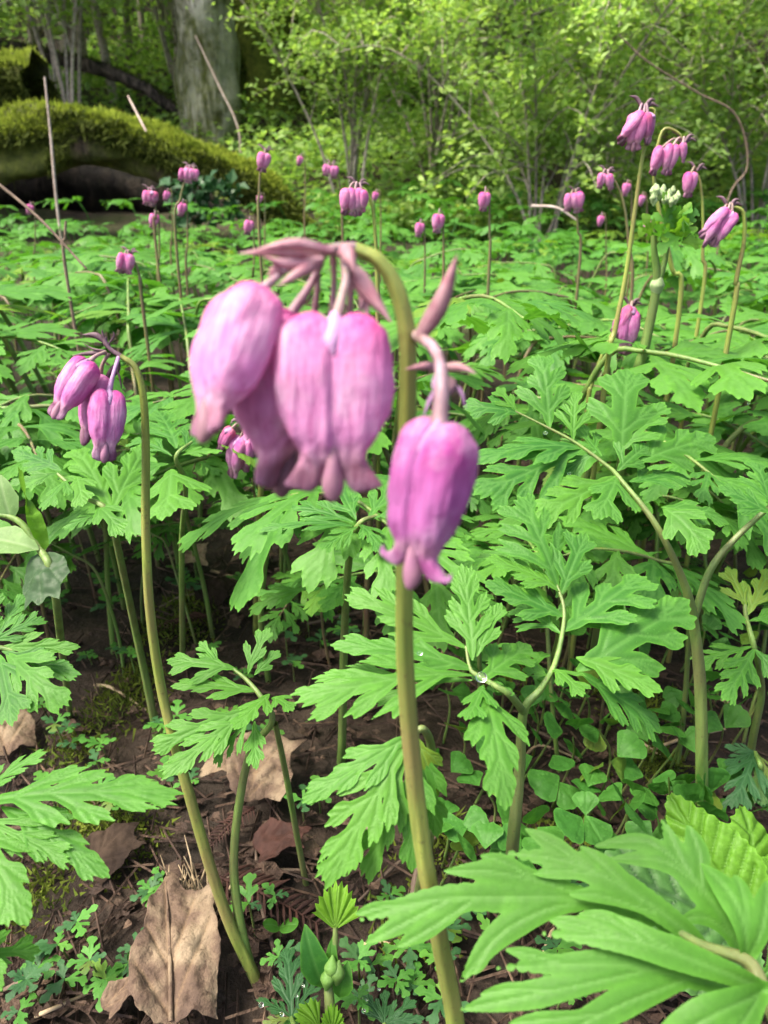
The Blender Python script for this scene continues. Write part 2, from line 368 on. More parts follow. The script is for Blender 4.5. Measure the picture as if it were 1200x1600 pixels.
# ------------------------------------------------------------------ flat outlines -> triangle sheets (marching triangles)
def march(fn, x0, x1, y0, y1, h):
    nx = int(math.ceil((x1 - x0) / h)) + 1; ny = int(math.ceil((y1 - y0) / h)) + 1
    xs = x0 + np.arange(nx) * h; ys = y0 + np.arange(ny) * h
    X, Y = np.meshgrid(xs, ys)
    G = np.stack([X.ravel(), Y.ravel()], 1)
    f = fn(G)
    f = np.where(np.abs(f) < 0.03 * h, -0.03 * h, f)
    ins = f < 0
    I = np.arange(nx * ny).reshape(ny, nx)
    a, b, c, d = I[:-1, :-1].ravel(), I[:-1, 1:].ravel(), I[1:, 1:].ravel(), I[1:, :-1].ravel()
    alt = ((np.arange(ny - 1)[:, None] + np.arange(nx - 1)[None, :]) % 2 == 0).ravel()
    T = np.concatenate([np.stack([a, b, c], 1)[alt], np.stack([a, c, d], 1)[alt], np.stack([a, b, d], 1)[~alt], np.stack([b, c, d], 1)[~alt]])
    cnt = ins[T].sum(1)
    full = T[cnt == 3]
    verts = [tuple(g) for g in G]; ek = {}
    def cut(i, j):
        k = (min(i, j), max(i, j))
        if k not in ek:
            t = f[i] / (f[i] - f[j]); ek[k] = len(verts)
            verts.append((G[i, 0] + (G[j, 0] - G[i, 0]) * t, G[i, 1] + (G[j, 1] - G[i, 1]) * t))
        return ek[k]
    extra = []
    for t in T[(cnt == 1) | (cnt == 2)]:
        t = [int(q) for q in t]
        s = [bool(ins[q]) for q in t]
        if sum(s) == 1:
            while not s[0]: t = t[1:] + t[:1]; s = s[1:] + s[:1]
            extra.append((t[0], cut(t[0], t[1]), cut(t[0], t[2])))
        else:
            while s[0]: t = t[1:] + t[:1]; s = s[1:] + s[:1]
            p, q = cut(t[0], t[1]), cut(t[0], t[2])
            extra.append((p, t[1], t[2])); extra.append((p, t[2], q))
    allT = np.concatenate([full, np.array(extra, int).reshape(-1, 3)])
    used, inv = np.unique(allT, return_inverse=True)
    return np.array(verts)[used], inv.reshape(-1, 3)

def stroke(p, ang, L, rad, curve, m=22, prof=None):
    """a lobe: centre points and radii, starting at p, pointing at ang from +y"""
    s = np.linspace(0, 1, m)
    a = ang + curve * s
    dx = np.sin(a); dy = np.cos(a)
    x = p[0] + np.concatenate([[0], np.cumsum((dx[1:] + dx[:-1]) / 2)]) * L / (m - 1)
    y = p[1] + np.concatenate([[0], np.cumsum((dy[1:] + dy[:-1]) / 2)]) * L / (m - 1)
    if prof is None:
        r = np.where(s < 0.5, 0.42 + 0.58 * (s / 0.5) ** 0.9, 1 - np.clip((s - 0.5) / 0.5, 0, 1) ** 1.45)
    else: r = prof(s)
    return np.stack([x, y], 1), rad * np.maximum(r, 0.0)
def leaflet_strokes(rng, pairs=3, cut=0.6, lobe=0.46, rad=0.062, ang=38, teeth=2, asym=0.0):
    st = []
    mid = stroke((0, 0), 0, 1.0, 0.05 + 0.07 * (1 - cut), rng.uniform(-0.16, 0.16), 44,
                 lambda s: np.where(s < 0.12, 0.22 + 0.55 * s / 0.12, np.where(s < 0.72, 0.77 + 0.3 * (s - 0.12) / 0.6, 1.07 * (1 - ((s - 0.72) / 0.28) ** 1.6))))
    st.append(mid)
    for i in range(pairs):
        t = 0.16 + 0.56 * (i / max(1, pairs - 0.6)) ** 0.92
        for sd in (-1, 1):
            tt = min(0.84, t + rng.uniform(-0.035, 0.035) + (0.03 if sd > 0 else 0))
            k = int(tt * 43)
            Lb = lobe * (1.0 - 0.52 * (i / max(1, pairs))) * rng.uniform(0.86, 1.12) * (1 + asym * sd)
            an = sd * R(ang - 5 * i + rng.uniform(-6, 6))
            rr = rad * (1 - 0.12 * i) * rng.uniform(0.9, 1.1)
            lb = stroke(mid[0][k], an, Lb, rr, -sd * rng.uniform(0.05, 0.35)); st.append(lb)
            for q in range(teeth):
                for s2 in ((sd,) if q else (sd, -sd)):
                    kk = int((0.42 + 0.2 * q + rng.uniform(-0.05, 0.05)) * 21)
                    st.append(stroke(lb[0][kk], an + s2 * R(rng.uniform(20, 30)), Lb * (0.40 - 0.09 * q) * rng.uniform(0.85, 1.1), rr * 0.66, -s2 * 0.25, 14))
    for sd in (-1, 1):
        for q, tt in enumerate((0.70, 0.82)):
            st.append(stroke(mid[0][int(tt * 43)], sd * R(26 - 4 * q), 0.21 - 0.06 * q, rad * (0.7 - 0.1 * q), -sd * 0.2, 14))
    return st
def sd_strokes(st, pts, k=0.0035, vein=False):
    acc = np.zeros(len(pts)); vd = np.full(len(pts), 9.0)
    dmin = np.full(len(pts), 9.0); ds = []
    for i, (c, r) in enumerate(st):
        dd = np.sqrt(((pts[:, None, :] - c[None]) ** 2).sum(2))
        d = (dd - r[None]).min(1); ds.append(d); dmin = np.minimum(dmin, d)
        if vein:
            a_, e_ = c[:-1], c[1:] - c[:-1]; l2 = np.maximum(1e-12, (e_ ** 2).sum(1))
            t_ = np.clip(((pts[:, None, :] - a_[None]) * e_[None]).sum(2) / l2[None], 0, 1)
            sd_ = np.sqrt(((pts[:, None, :] - a_[None] - t_[:, :, None] * e_[None]) ** 2).sum(2)).min(1)
            vd = np.minimum(vd, sd_ * (1.0 if i == 0 else 1.3))
    for d in ds: acc += np.exp(-np.clip((d - dmin) / k, 0, 40))
    return dmin - k * np.log(acc), vd
class Sheet: pass
def make_leaflet(seed, h, **k):
    rng = random.Random(seed)
    st = leaflet_strokes(rng, **k)
    fn = lambda p: sd_strokes(st, p)[0]
    pts, T = march(fn, -0.62, 0.62, -0.04, 1.06, h)
    s, vd = sd_strokes(st, pts, vein=True)
    o = Sheet(); o.p = pts; o.T = T
    o.vein = np.exp(-(vd / max(0.010, 0.9 * h)) ** 2); o.edge = np.exp(-(np.maximum(-s, 0) / 0.010))
    # relief: lobes arch, veins sunk, a slow ripple
    a, b_, c_ = rng.uniform(0, 6), rng.uniform(0, 6), rng.uniform(0, 6)
    x, y = pts[:, 0], pts[:, 1]
    o.z = -0.006 * np.exp(-(vd / 0.02) ** 2) + 0.05 * np.minimum(np.maximum(-s, 0), 0.05) + 0.016 * np.sin(x * 7 + a) * np.sin(y * 6 + b_) + 0.03 * np.abs(x) * np.sin(y * 9 + c_)
    return o
KINDS = [dict(pairs=3, cut=0.72, lobe=0.50, rad=0.058, ang=38), dict(pairs=3, cut=0.5, lobe=0.45, rad=0.064, ang=35),
         dict(pairs=4, cut=0.68, lobe=0.48, rad=0.050, ang=40), dict(pairs=2, cut=0.65, lobe=0.54, rad=0.072, ang=34),
         dict(pairs=3, cut=0.9, lobe=0.55, rad=0.054, ang=42), dict(pairs=2, cut=0.4, lobe=0.46, rad=0.080, ang=31)]
TINY = [make_leaflet(400 + i, 0.055, teeth=1, **KINDS[3 if i % 2 else 5]) for i in range(4)]
HERO = [make_leaflet(100 + i, 0.0145, **KINDS[i % 6]) for i in range(18)]
LONG = [make_leaflet(150 + i, 0.0105, pairs=2 + (i % 2), cut=0.95, lobe=0.46 if i % 2 else 0.54, rad=0.078, ang=27 + 2 * i, teeth=0 if i != 2 else 1) for i in range(4)]
MIDL = [make_leaflet(200 + i, 0.022, **KINDS[(0, 2, 4, 3, 0, 5, 2, 4)[i]]) for i in range(8)]
FARL = [make_leaflet(300 + i, 0.078, teeth=1, **KINDS[(0, 2, 4, 3, 4)[i]]) for i in range(5)]

def bend(sh, wsc=1.0, arch=0.1, droop=0.12, cup=0.25, roll=0.0):
    x, y = sh.p[:, 0] * wsc, sh.p[:, 1]
    z = sh.z + arch * 4 * y * (1 - y) * 0.5 - droop * y * y - cup * x * x + roll * x * y
    return np.stack([x, y, z], 1)
def frame(B, T, N, roll=0.0):
    a = T - B; L = a.length; a = a / L
    n = N - a * N.dot(a); n.normalize()
    s = a.cross(n)
    if roll:
        q = Matrix.Rotation(roll, 3, a); n = q @ n; s = q @ s
    return s * L, a * L, n * L

# ------------------------------------------------------------------ the setting
def build_ground():
    def axis(neg, pos, fine0, fine1, step, grow):
        v = list(np.arange(fine0, fine1, step)); s = step
        while v[-1] < pos: s *= grow; v.append(v[-1] + s)
        s = step; l = []
        c = fine0
        while c > neg: s *= grow; c -= s; l.append(c)
        return l[::-1] + v
    xs = axis(-60, 60, -0.55, 0.55, 0.012, 1.09); ys = axis(-25, 70, 0.1, 1.0, 0.012, 1.06)
    V = [(x, y, ground(x, y)) for y in ys for x in xs]
    nx = len(xs)
    I = np.arange(len(V)).reshape(len(ys), nx)
    F = np.stack([I[:-1, :-1].ravel(), I[:-1, 1:].ravel(), I[1:, 1:].ravel(), I[1:, :-1].ravel()], 1)
    o = obj('ground', V, F, MAT['soil']); setp(o, kind='structure')
    o['label'] = 'dark forest soil rising into a wooded slope'
build_ground()

# ---- moss / leaf scatter kernels (numpy)
def blades(pos, nrm, rng, hmin, hmax, wd, spread=0.5):
    n = len(pos)
    t = rng.normal(size=(n, 3)); d = nrm + t * spread; d /= np.linalg.norm(d, axis=1, keepdims=True)
    s = np.cross(d, rng.normal(size=(n, 3))); s /= np.linalg.norm(s, axis=1, keepdims=True)
    h = rng.uniform(hmin, hmax, (n, 1)) * (0.55 + 0.9 * rng.uniform(0, 1, (n, 1)) ** 2)
    V = np.stack([pos - s * wd, pos + s * wd, pos + d * h], 1).reshape(-1, 3)
    F = np.arange(3 * n).reshape(n, 3)
    return V, F, {'rnd': np.repeat(rng.uniform(0, 1, n), 3)}
def leafquads(pos, dirs, nrm, L, Wd, rng, fold=0.25):
    n = len(pos)
    d = dirs / np.linalg.norm(dirs, axis=1, keepdims=True)
    s = np.cross(d, nrm); s /= np.maximum(1e-6, np.linalg.norm(s, axis=1, keepdims=True))
    u = np.cross(s, d)
    L = L[:, None]; Wd = Wd[:, None]
    p0 = pos; p1 = pos + d * L * 0.45 - s * Wd + u * Wd * fold; p2 = pos + d * L - u * L * 0.08; p3 = pos + d * L * 0.45 + s * Wd + u * Wd * fold
    V = np.stack([p0, p1, p2, p3], 1).reshape(-1, 3)
    k = np.arange(n) * 4
    F = np.concatenate([np.stack([k, k + 2, k + 1], 1), np.stack([k, k + 3, k + 2], 1)])
    return V, F, {'rnd': np.repeat(rng.uniform(0, 1, n), 4)}

def log_with_moss(name, label, pts, rads, mat, nmoss, seed, moss_name='moss', seg=26, n=60, rough=0.35, hm=(0.012, 0.035), upmin=0.1, group=None, mmat='moss', cat='log', endcap=True, hang=0):
    V, F = tube(pts, rads, n=n, seg=seg, rough=rough, seed=seed, tip=endcap)
    base = Vector(pts[0]); base.z = ground(base.x, base.y)
    o = obj(name, V, F, mat, None, Vector(pts[len(pts) // 2])); setp(o, label, cat, group)
    if nmoss:
        rng = np.random.default_rng(seed)
        Vn = np.asarray(V[:n * seg]).reshape(n, seg, 3); cen = Vn.mean(1, keepdims=True)
        N = Vn - cen; N /= np.linalg.norm(N, axis=2, keepdims=True)
        i = rng.integers(0, n - 1, nmoss * 3); j = rng.integers(0, seg, nmoss * 3); f = rng.uniform(0, 1, (2, nmoss * 3, 1))
        p = (Vn[i, j] * (1 - f[0]) + Vn[i + 1, j] * f[0]) * (1 - f[1]) + (Vn[i, (j + 1) % seg] * (1 - f[0]) + Vn[i + 1, (j + 1) % seg] * f[0]) * f[1]
        nn = N[i, j]
        pat = np.array([mnoise.noise((q[0] * 4, q[1] * 4, q[2] * 4 + seed)) for q in p])
        keep = nn[:, 2] + 0.5 * pat > upmin
        p, nn = p[keep][:nmoss], nn[keep][:nmoss]
        V2, F2, A = blades(p, nn + np.array([0, 0, 0.4]), rng, hm[0], hm[1], 0.004)
        m = obj(moss_name, V2, F2, MAT[mmat], o, None, False, A)
        m['kind'] = 'stuff'
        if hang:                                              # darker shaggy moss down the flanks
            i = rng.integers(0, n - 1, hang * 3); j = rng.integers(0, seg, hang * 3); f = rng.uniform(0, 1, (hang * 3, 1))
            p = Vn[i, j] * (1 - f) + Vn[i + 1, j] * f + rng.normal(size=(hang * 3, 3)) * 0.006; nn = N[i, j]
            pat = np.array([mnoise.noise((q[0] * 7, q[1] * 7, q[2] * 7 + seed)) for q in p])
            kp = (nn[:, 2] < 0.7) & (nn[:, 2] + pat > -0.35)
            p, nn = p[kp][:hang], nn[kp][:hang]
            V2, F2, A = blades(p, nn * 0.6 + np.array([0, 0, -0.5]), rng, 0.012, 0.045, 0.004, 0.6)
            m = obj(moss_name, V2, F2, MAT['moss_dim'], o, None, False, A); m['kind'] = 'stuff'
    return o

def build_backdrop():
    # mossy fallen log arching over a dark hollow
    log_with_moss('mossy_log', 'fallen log thick with bright green moss arching over a dark hollow',
                  [(-3.3, 3.25, 0.24), (-2.4, 3.1, 0.30), (-1.75, 3.0, 0.34), (-1.38, 3.0, 0.395), (-1.08, 2.98, 0.435), (-0.85, 2.95, 0.40), (-0.62, 2.92, 0.33), (-0.45, 2.9, 0.26), (-0.28, 2.88, 0.08)],
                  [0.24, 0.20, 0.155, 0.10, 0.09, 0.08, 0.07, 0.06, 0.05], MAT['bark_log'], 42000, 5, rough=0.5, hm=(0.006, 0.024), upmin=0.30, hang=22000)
    # broken log end above it, at the left
    log_with_moss('broken_log', 'short broken log end with moss on top, lying above the long mossy log',
                  [(-2.9, 3.5, 0.50), (-2.2, 3.42, 0.56), (-1.6, 3.34, 0.60), (-1.33, 3.3, 0.62)], [0.2, 0.19, 0.165, 0.12], MAT['bark_log'], 12000, 9, upmin=0.6, rough=0.5, hm=(0.006, 0.022), hang=8000)
    log_with_moss('hollow_shade_log', 'added near-black log shape standing in for shade in the mossy log hollow',
                  [(-2.2, 3.85, 0.26), (-1.4, 3.75, 0.30), (-1.0, 3.7, 0.24), (-0.75, 3.65, 0.14)], [0.20, 0.20, 0.15, 0.06], MAT['bark_hollow_shade'], 0, 12)  # log added to darken the cavity; its shade is in the colour
    log_with_moss('fallen_log', 'dark fallen trunk leaning behind the broken log among thin saplings',
                  [(-2.9, 5.1, 1.1), (-2.1, 5.0, 0.98), (-1.5, 4.9, 0.84), (-1.1, 4.9, 0.6)], [0.045, 0.04, 0.035, 0.03], MAT['bark_bare'], 1200, 13, upmin=0.6, mmat='moss_dim')
    log_with_moss('fallen_log', 'dark bare fallen trunk slanting down behind the leafy thicket',
                  [(0.95, 4.15, 1.35), (1.25, 4.0, 1.10), (1.55, 3.85, 0.86), (2.1, 3.6, 0.50), (2.5, 3.5, 0.30)], [0.11, 0.13, 0.13, 0.12, 0.12], MAT['bark_bare'], 900, 14, upmin=0.7, mmat='moss_dim')
    # trees
    def tree(label, x, y, r, mat, seed, lean=0.0, nm=4000, h=6.5):
        g = ground(x, y)
        t = thing('tree', label, 'tree', Vector((x, y, g)))
        pts = [(x - lean * 0.05, y, g - 0.1), (x, y, g + 0.25), (x + lean * 0.3, y, g + 1.2), (x + lean, y, g + 3.5), (x + lean * 1.6, y, g + h)]
        V, F = tube(pts, [r * 1.15, r * 1.05, r * 1.02, r * 0.9, r * 0.8, r * 0.6, r * 0.25], n=90, seg=30, rough=0.22, seed=seed, tip=False)
        obj('trunk', V, F, mat, t)
        rr = random.Random(seed)
        for k in range(3 if mat is MAT['bark_dark'] else 0):  # root flares
            a = rr.uniform(-2.8, 0.2)
            e = Vector((x + math.cos(a) * r * 2.6, y + math.sin(a) * r * 2.6, 0)); e.z = ground(e.x, e.y) - 0.05
            V, F = tubeq([(x + math.cos(a) * r * 0.6, y + math.sin(a) * r * 0.6, g + 0.34), (x + math.cos(a) * r * 1.5, y + math.sin(a) * r * 1.5, g + 0.12), e], [r * 0.24, r * 0.18, r * 0.08], n=14, seg=10, rough=0.3, seed=seed + k)
            obj('root', V, F, mat, t)
        for k in range(5):                                    # limbs with a thin spring crown, above the frame
            a = rr.uniform(0, 6.28); z = g + rr.uniform(3.6, 5.8)
            b0 = Vector((x + lean * (z - g) / 4, y, z)); d = Vector((math.cos(a), math.sin(a), 0.5)) * rr.uniform(0.9, 1.5)
            V, F = tubeq([b0, b0 + d * 0.5 + Vector((0, 0, 0.1)), b0 + d], [0.05, 0.03, 0.01], n=10, seg=6)
            obj('limb', V, F, mat, t)
        rng = np.random.default_rng(seed)
        n = 1500
        pos = rng.normal(size=(n, 3)) * np.array([0.9, 0.9, 0.55]) + np.array([x + lean * 1.4, y + 0.6, g + h - 0.6])
        V, F, A = leafquads(pos, rng.normal(size=(n, 3)), rng.normal(size=(n, 3)) * 0.5 + np.array([0, 0, 1]), rng.uniform(0.05, 0.09, n), rng.uniform(0.02, 0.035, n), rng)
        c = obj('crown', V, F, MAT['shrub_leaf'], t, None, False, A); c['kind'] = 'stuff'
        th = rng.uniform(0, 6.28, nm); zz = rng.uniform(0, 1.6, nm) ** 1.2
        ok = np.array([mnoise.noise((math.cos(q) * 2 + seed, math.sin(q) * 2, k * 1.5)) for q, k in zip(th, zz)]) > -0.02 + zz * 0.12
        th, zz = th[ok], zz[ok]
        rad = r * np.interp(zz, [0, 0.35, 1.6], [1.32, 1.09, 1.0])
        N = np.stack([np.cos(th), np.sin(th), 0 * th], 1)
        pp = np.stack([x + lean * 0.25 * zz + N[:, 0] * rad, y + N[:, 1] * rad, g + zz], 1)
        V, F, A = blades(pp, N, rng, 0.01, 0.035, 0.004, 0.6)
        if len(V):
            mo = obj('moss', V, F, MAT['moss_dim'], t, None, False, A); mo['kind'] = 'stuff'
    tree('pale grey tree trunk with lichen and moss behind the mossy log', -0.97, 4.75, 0.165, MAT['bark_grey'], 21, 0.02, 2600)
    tree('dark moss-covered tree trunk close behind the pale grey trunk', -0.72, 5.3, 0.19, MAT['bark_dark'], 22, -0.06, 4200)
    # thin saplings at the left
    rr = random.Random(4)
    for i, (u, y, lean) in enumerate([(128, 5.6, 0.25), (160, 6.0, -0.1), (196, 5.2, -0.35), (222, 6.4, 0.3), (84, 6.1, 0.15), (38, 5.4, -0.2), (248, 7.0, 0.1)]):
        x = (u - 600) / FPX * y * CP
        g = ground(x, y)
        t = thing('sapling', 'thin dark bare sapling stem rising behind the fallen logs', 'sapling', Vector((x, y, g)), 'thin saplings behind the logs')
        V, F = tubeq([(x, y, g - 0.05), (x + lean * 0.25, y, g + 0.8), (x + lean * 0.8, y, g + 1.8), (x + lean * 1.6, y, g + 3.2)], [0.028, 0.024, 0.018, 0.008], n=24, seg=8, rough=0.15, seed=i)
        obj('trunk', V, F, MAT['branch'], t)
        for k in range(4):
            z = rr.uniform(0.5, 2.4); a = rr.uniform(0, 6.28)
            b0 = Vector((x + lean * z * 0.45, y, g + z)); d = Vector((math.cos(a) * 0.6, math.sin(a) * 0.4, 0.35))
            V, F = tubeq([b0, b0 + d * 0.5, b0 + d + Vector((0, 0, 0.1))], [0.009, 0.006, 0.002], n=8, seg=5)
            obj('branch', V, F, MAT['branch'], t)
build_backdrop()

def shrub(label, x, y, h, spread, nst, nleaf, ls, mat, seed, group=None, lean=(0, 0), name='shrub', twigs=9):
    g = ground(x, y)
    t = thing(name, label, 'shrub', Vector((x, y, g)), group)
    rr = random.Random(seed); rng = np.random.default_rng(seed)
    samp = []
    for k in range(nst):
        a = 2 * math.pi * (k + rr.uniform(-0.4, 0.4)) / nst; sp = spread * rr.uniform(0.45, 1.1); hh = h * rr.uniform(0.65, 1.1)
        ex, ey = math.cos(a) * sp + lean[0], math.sin(a) * sp * 0.8 + lean[1]
        b0 = Vector((x + rr.uniform(-0.05, 0.05), y + rr.uniform(-0.05, 0.05), g - 0.03))
        pts = [b0, b0 + Vector((ex * 0.18, ey * 0.18, hh * 0.38)), b0 + Vector((ex * 0.5, ey * 0.5, hh * 0.75)), b0 + Vector((ex * 0.85, ey * 0.85, hh * 0.97)), b0 + Vector((ex * 1.15, ey * 1.15, hh * rr.uniform(0.85, 1.0)))]
        parts = [tubeq(pts, [0.0055 * h, 0.004 * h, 0.003 * h, 0.0012], n=16, seg=5)]
        path = smooth_path(pts, 40)
        samp += [(p, 0.03) for p in path[12:]]
        for q in range(twigs):
            i = rr.randint(8, 38); d = Vector((rr.gauss(0, 1), rr.gauss(0, 1), rr.uniform(-0.15, 0.8))).normalized() * rr.uniform(0.16, 0.42) * h
            e = path[i] + d; mpt = path[i] + d * 0.5 + Vector((0, 0, 0.06 * h))
            tp = [path[i], mpt, e - Vector((0, 0, 0.03 * h))]
            parts.append(tubeq(tp, [0.003 * h, 0.002 * h, 0.0007], n=7, seg=4))
            samp += [(p, 0.025) for p in smooth_path(tp, 16)[2:]] * 2
        V, F, _ = merge(parts)
        obj('branch', V, F, MAT['branch'], t)
    idx = rng.integers(0, len(samp), nleaf)
    pos = np.array([tuple(samp[i][0]) for i in idx]) + rng.normal(size=(nleaf, 3)) * 0.022 * h
    d = rng.normal(size=(nleaf, 3)); d[:, 2] *= 0.5
    nn = rng.normal(size=(nleaf, 3)) * 0.45 + np.array([0, -0.15, 1])
    L = rng.uniform(0.55, 1.2, nleaf) * ls
    V, F, A = leafquads(pos, d, nn, L, L * rng.uniform(0.22, 0.34, nleaf), rng)
    f = obj('foliage', V, F, mat, t, None, False, A); f['kind'] = 'stuff'
    return t
def build_shrubs():
    L1, L2 = MAT['shrub_leaf'], MAT['shrub_leaf_b']
    G = 'leafy shrubs of the thicket'
    near = [(0.55, 2.75, 1.05, 0.75, 9, 2600, 'airy shrub fanning thin stems from one base beyond the leaf carpet'),
            (1.35, 2.9, 1.15, 0.8, 9, 2600, 'airy shrub behind the tall pink flower clusters'),
            (-0.12, 3.35, 1.3, 0.7, 8, 2600, 'arching shrub with lime leaves beside the dark mossy trunk'),
            (0.95, 3.5, 1.5, 0.9, 10, 3200, None), (0.25, 3.9, 1.6, 0.9, 9, 3200, None), (2.0, 4.4, 1.4, 0.8, 9, 2600, None), (2.3, 3.4, 1.2, 0.8, 8, 2200, None)]
    for i, (x, y, h, s, n, nl, lb) in enumerate(near):
        shrub(lb or 'tangled shrub with small lime green leaves deep in the thicket', x, y, h, s, n, int(nl * 5.2), 0.030, L1 if i % 2 == 0 else L2, 40 + i, G, twigs=18)
    rr = random.Random(77)
    spots = [(-1.75, 4.6), (-2.5, 4.5), (-1.35, 5.6), (-3.0, 5.2), (-2.2, 6.0), (-1.6, 6.6), (-0.1, 5.2), (0.6, 4.9), (1.3, 5.4), (2.6, 5.9), (3.2, 5.0), (-0.5, 6.8), (0.9, 6.6), (2.0, 7.2), (-2.9, 7.4), (-1.2, 8.4), (0.2, 8.2), (1.5, 8.6), (3.1, 7.8), (4.2, 6.8), (-4.2, 7.6), (-3.9, 5.8), (4.0, 9.0), (-2.2, 9.6), (2.6, 9.8), (0.6, 10)]
    for i, (x, y) in enumerate(spots):
        shrub('yellow-green shrub growing on the wooded slope behind the trees and thicket', x, y, rr.uniform(1.5, 2.2), rr.uniform(0.9, 1.3), 8, 9000, 0.052, L1 if rr.random() < 0.55 else L2, 90 + i, 'shrubs on the wooded slope', twigs=9)
    # low mixed undergrowth on the slope: uncountable
    rng = np.random.default_rng(8)
    n = 95000
    y = 2.95 + 9 * rng.uniform(0, 1, n) ** 1.5; x = rng.uniform(-1, 1, n) * (0.68 * y + 0.4)
    clump = np.array([mnoise.noise((a * 1.7, b * 1.7, 2)) for a, b in zip(x, y)])
    left = ((x < -0.25) & (y < 3.5)) | ((x < -0.7) & (y < 4.3))
    z = np.array([ground(a, b) for a, b in zip(x, y)]) + rng.uniform(0, 1, n) * np.clip(0.14 + 0.35 * clump, 0.04, 0.4)
    k = (clump > -0.5) & ~left
    pos = np.stack([x, y, z], 1)[k]; n = len(pos)
    L = rng.uniform(0.025, 0.05, n) * (0.6 + 0.13 * pos[:, 1])
    V, F, A = leafquads(pos, rng.normal(size=(n, 3)) * np.array([1, 1, 0.4]), rng.normal(size=(n, 3)) * 0.4 + np.array([0, 0, 1]), L, L * 0.34, rng)
    o = obj('undergrowth', V, F, MAT['shrub_leaf_b'], None, None, False, A); setp(o, 'low leafy undergrowth covering the wooded slope', 'undergrowth', None, 'stuff')
    # dark glossy leaves under the log's right end
    rng = np.random.default_rng(18); n = 260
    pos = np.stack([rng.uniform(-0.74, -0.5, n), rng.uniform(2.72, 2.82, n), rng.uniform(0.16, 0.31, n)], 1)
    L = rng.uniform(0.025, 0.05, n)
    t = thing('ivy', 'dark glossy ivy clinging below the right end of the mossy log', 'ivy', Vector((-0.7, 2.8, ground(-0.7, 2.8))))
    V, F, A = leafquads(pos, rng.normal(size=(n, 3)), rng.normal(size=(n, 3)) * 0.4 + np.array([0, -0.6, 0.6]), L, L * 0.4, rng)
    o = obj('foliage', V, F, MAT['ivy'], t, None, False, A); o['kind'] = 'stuff'
    for k in range(4):
        V, F = tubeq([(-0.72 + 0.06 * k, 2.78, 0.0), (-0.73 + 0.065 * k, 2.78, 0.15), (-0.7 + 0.06 * k, 2.8, 0.28)], [0.004, 0.003, 0.001], n=8, seg=5)
        obj('stem', V, F, MAT['branch'], t)
build_shrubs()
# ------------------------------------------------------------------ carpet of ferny leaves
BENT = []
_r = random.Random(5)
for i, sh in enumerate(MIDL):
    for q in range(2):
        V = bend(sh, _r.uniform(0.75, 1.0), _r.uniform(0.0, 0.22), _r.uniform(0.0, 0.3), _r.uniform(0.1, 0.7), _r.uniform(-0.2, 0.2))
        BENT.append(mesh_data('leaflet', V, sh.T, MAT['leaf'], True, {'vein': sh.vein, 'edge': sh.edge}))
def compound_layout(rng, h):
    """stalk path and leaflet frames of one leaf in local space, blade towards +x"""
    ln = rng.uniform(0.01, 0.05); up = rng.uniform(-0.01, 0.03)
    Lr = rng.uniform(0.075, 0.105)
    path = [Vector((0, 0, -0.01)), Vector((ln * 0.25, rng.uniform(-0.006, 0.006), h * 0.4)), Vector((ln, 0, h * 0.92)), Vector((ln + 0.028, 0, h + up * 0.3)), Vector((ln + 0.028 + Lr * 0.55, 0, h + up)), Vector((ln + 0.028 + Lr, 0, h + up - 0.006))]
    sm = smooth_path(path, 60)
    fr = []
    for j, (t, L, an) in enumerate([(0.60, 0.088, 74), (0.615, 0.080, 58), (0.74, 0.070, 62), (0.85, 0.058, 55), (0.94, 0.044, 46)]):
        for sd in (-1, 1):
            k = min(58, int((t + rng.uniform(-0.015, 0.015)) * 59)); B = sm[k]
            a = R(an + rng.uniform(-12, 12)) * sd + (R(35) * sd if j == 0 else 0)
            if j == 0: L2 = L * rng.uniform(0.6, 0.9)
            else: L2 = L * rng.uniform(0.7, 0.98)
            el = rng.uniform(-0.45, 0.25)
            T = B + Vector((math.cos(a), math.sin(a), el)).normalized() * L2
            fr.append((B, T, Vector((rng.uniform(-0.25, 0.25), -sd * rng.uniform(-0.1, 0.3), 1)).normalized()))
    fr.append((sm[58], sm[58] + Vector((1, rng.uniform(-0.25, 0.25), rng.uniform(-0.35, 0.15))).normalized() * 0.046 * rng.uniform(0.9, 1.2), Vector((0, 0, 1))))
    return path, fr
def mat4(fr, B):
    s, a, n = fr
    m = Matrix.Identity(4)
    for i in range(3): m[i][0], m[i][1], m[i][2], m[i][3] = s[i], a[i], n[i], B[i]
    return m
def leaf_proto(seed):
    rng = random.Random(seed)
    h = rng.uniform(0.15, 0.205)
    path, fr = compound_layout(rng, h)
    V, F = tubeq(path, [0.0021, 0.0020, 0.0017, 0.0013, 0.0009, 0.0006], n=26, seg=7)
    stalk = mesh_data('leaf_stalk', V, F, MAT['stem_brown'] if rng.random() < 0.35 else MAT['stem_green'])
    lf = []
    for B, T, N in fr: lf.append((rng.choice(BENT), mat4(frame(B, T, N, rng.uniform(-0.3, 0.3)), B)))
    return stalk, lf
PROTOS = [leaf_proto(700 + i) for i in range(14)]
def far_leaf(seed):
    rng = random.Random(seed); h = rng.uniform(0.15, 0.205)
    path, fr = compound_layout(rng, h)
    V, F = tubeq(path, [0.002, 0.0017, 0.001], n=7, seg=3)
    F = np.concatenate([F[:, [0, 1, 2]], F[:, [0, 2, 3]]])
    parts = [(V, F, {'vein': np.zeros(len(V)), 'edge': np.zeros(len(V))})]
    for B, T, N in fr:
        sh = rng.choice(FARL); v = bend(sh, 0.85, rng.uniform(0, 0.2), rng.uniform(0, 0.3), rng.uniform(0.1, 0.6))
        s, a, n = frame(B, T, N, rng.uniform(-0.3, 0.3))
        w_ = v @ np.array([tuple(s), tuple(a), tuple(n)]) + np.array(tuple(B))
        parts.append((w_, sh.T, {'vein': sh.vein * 0.3, 'edge': sh.edge}))
    return merge(parts)
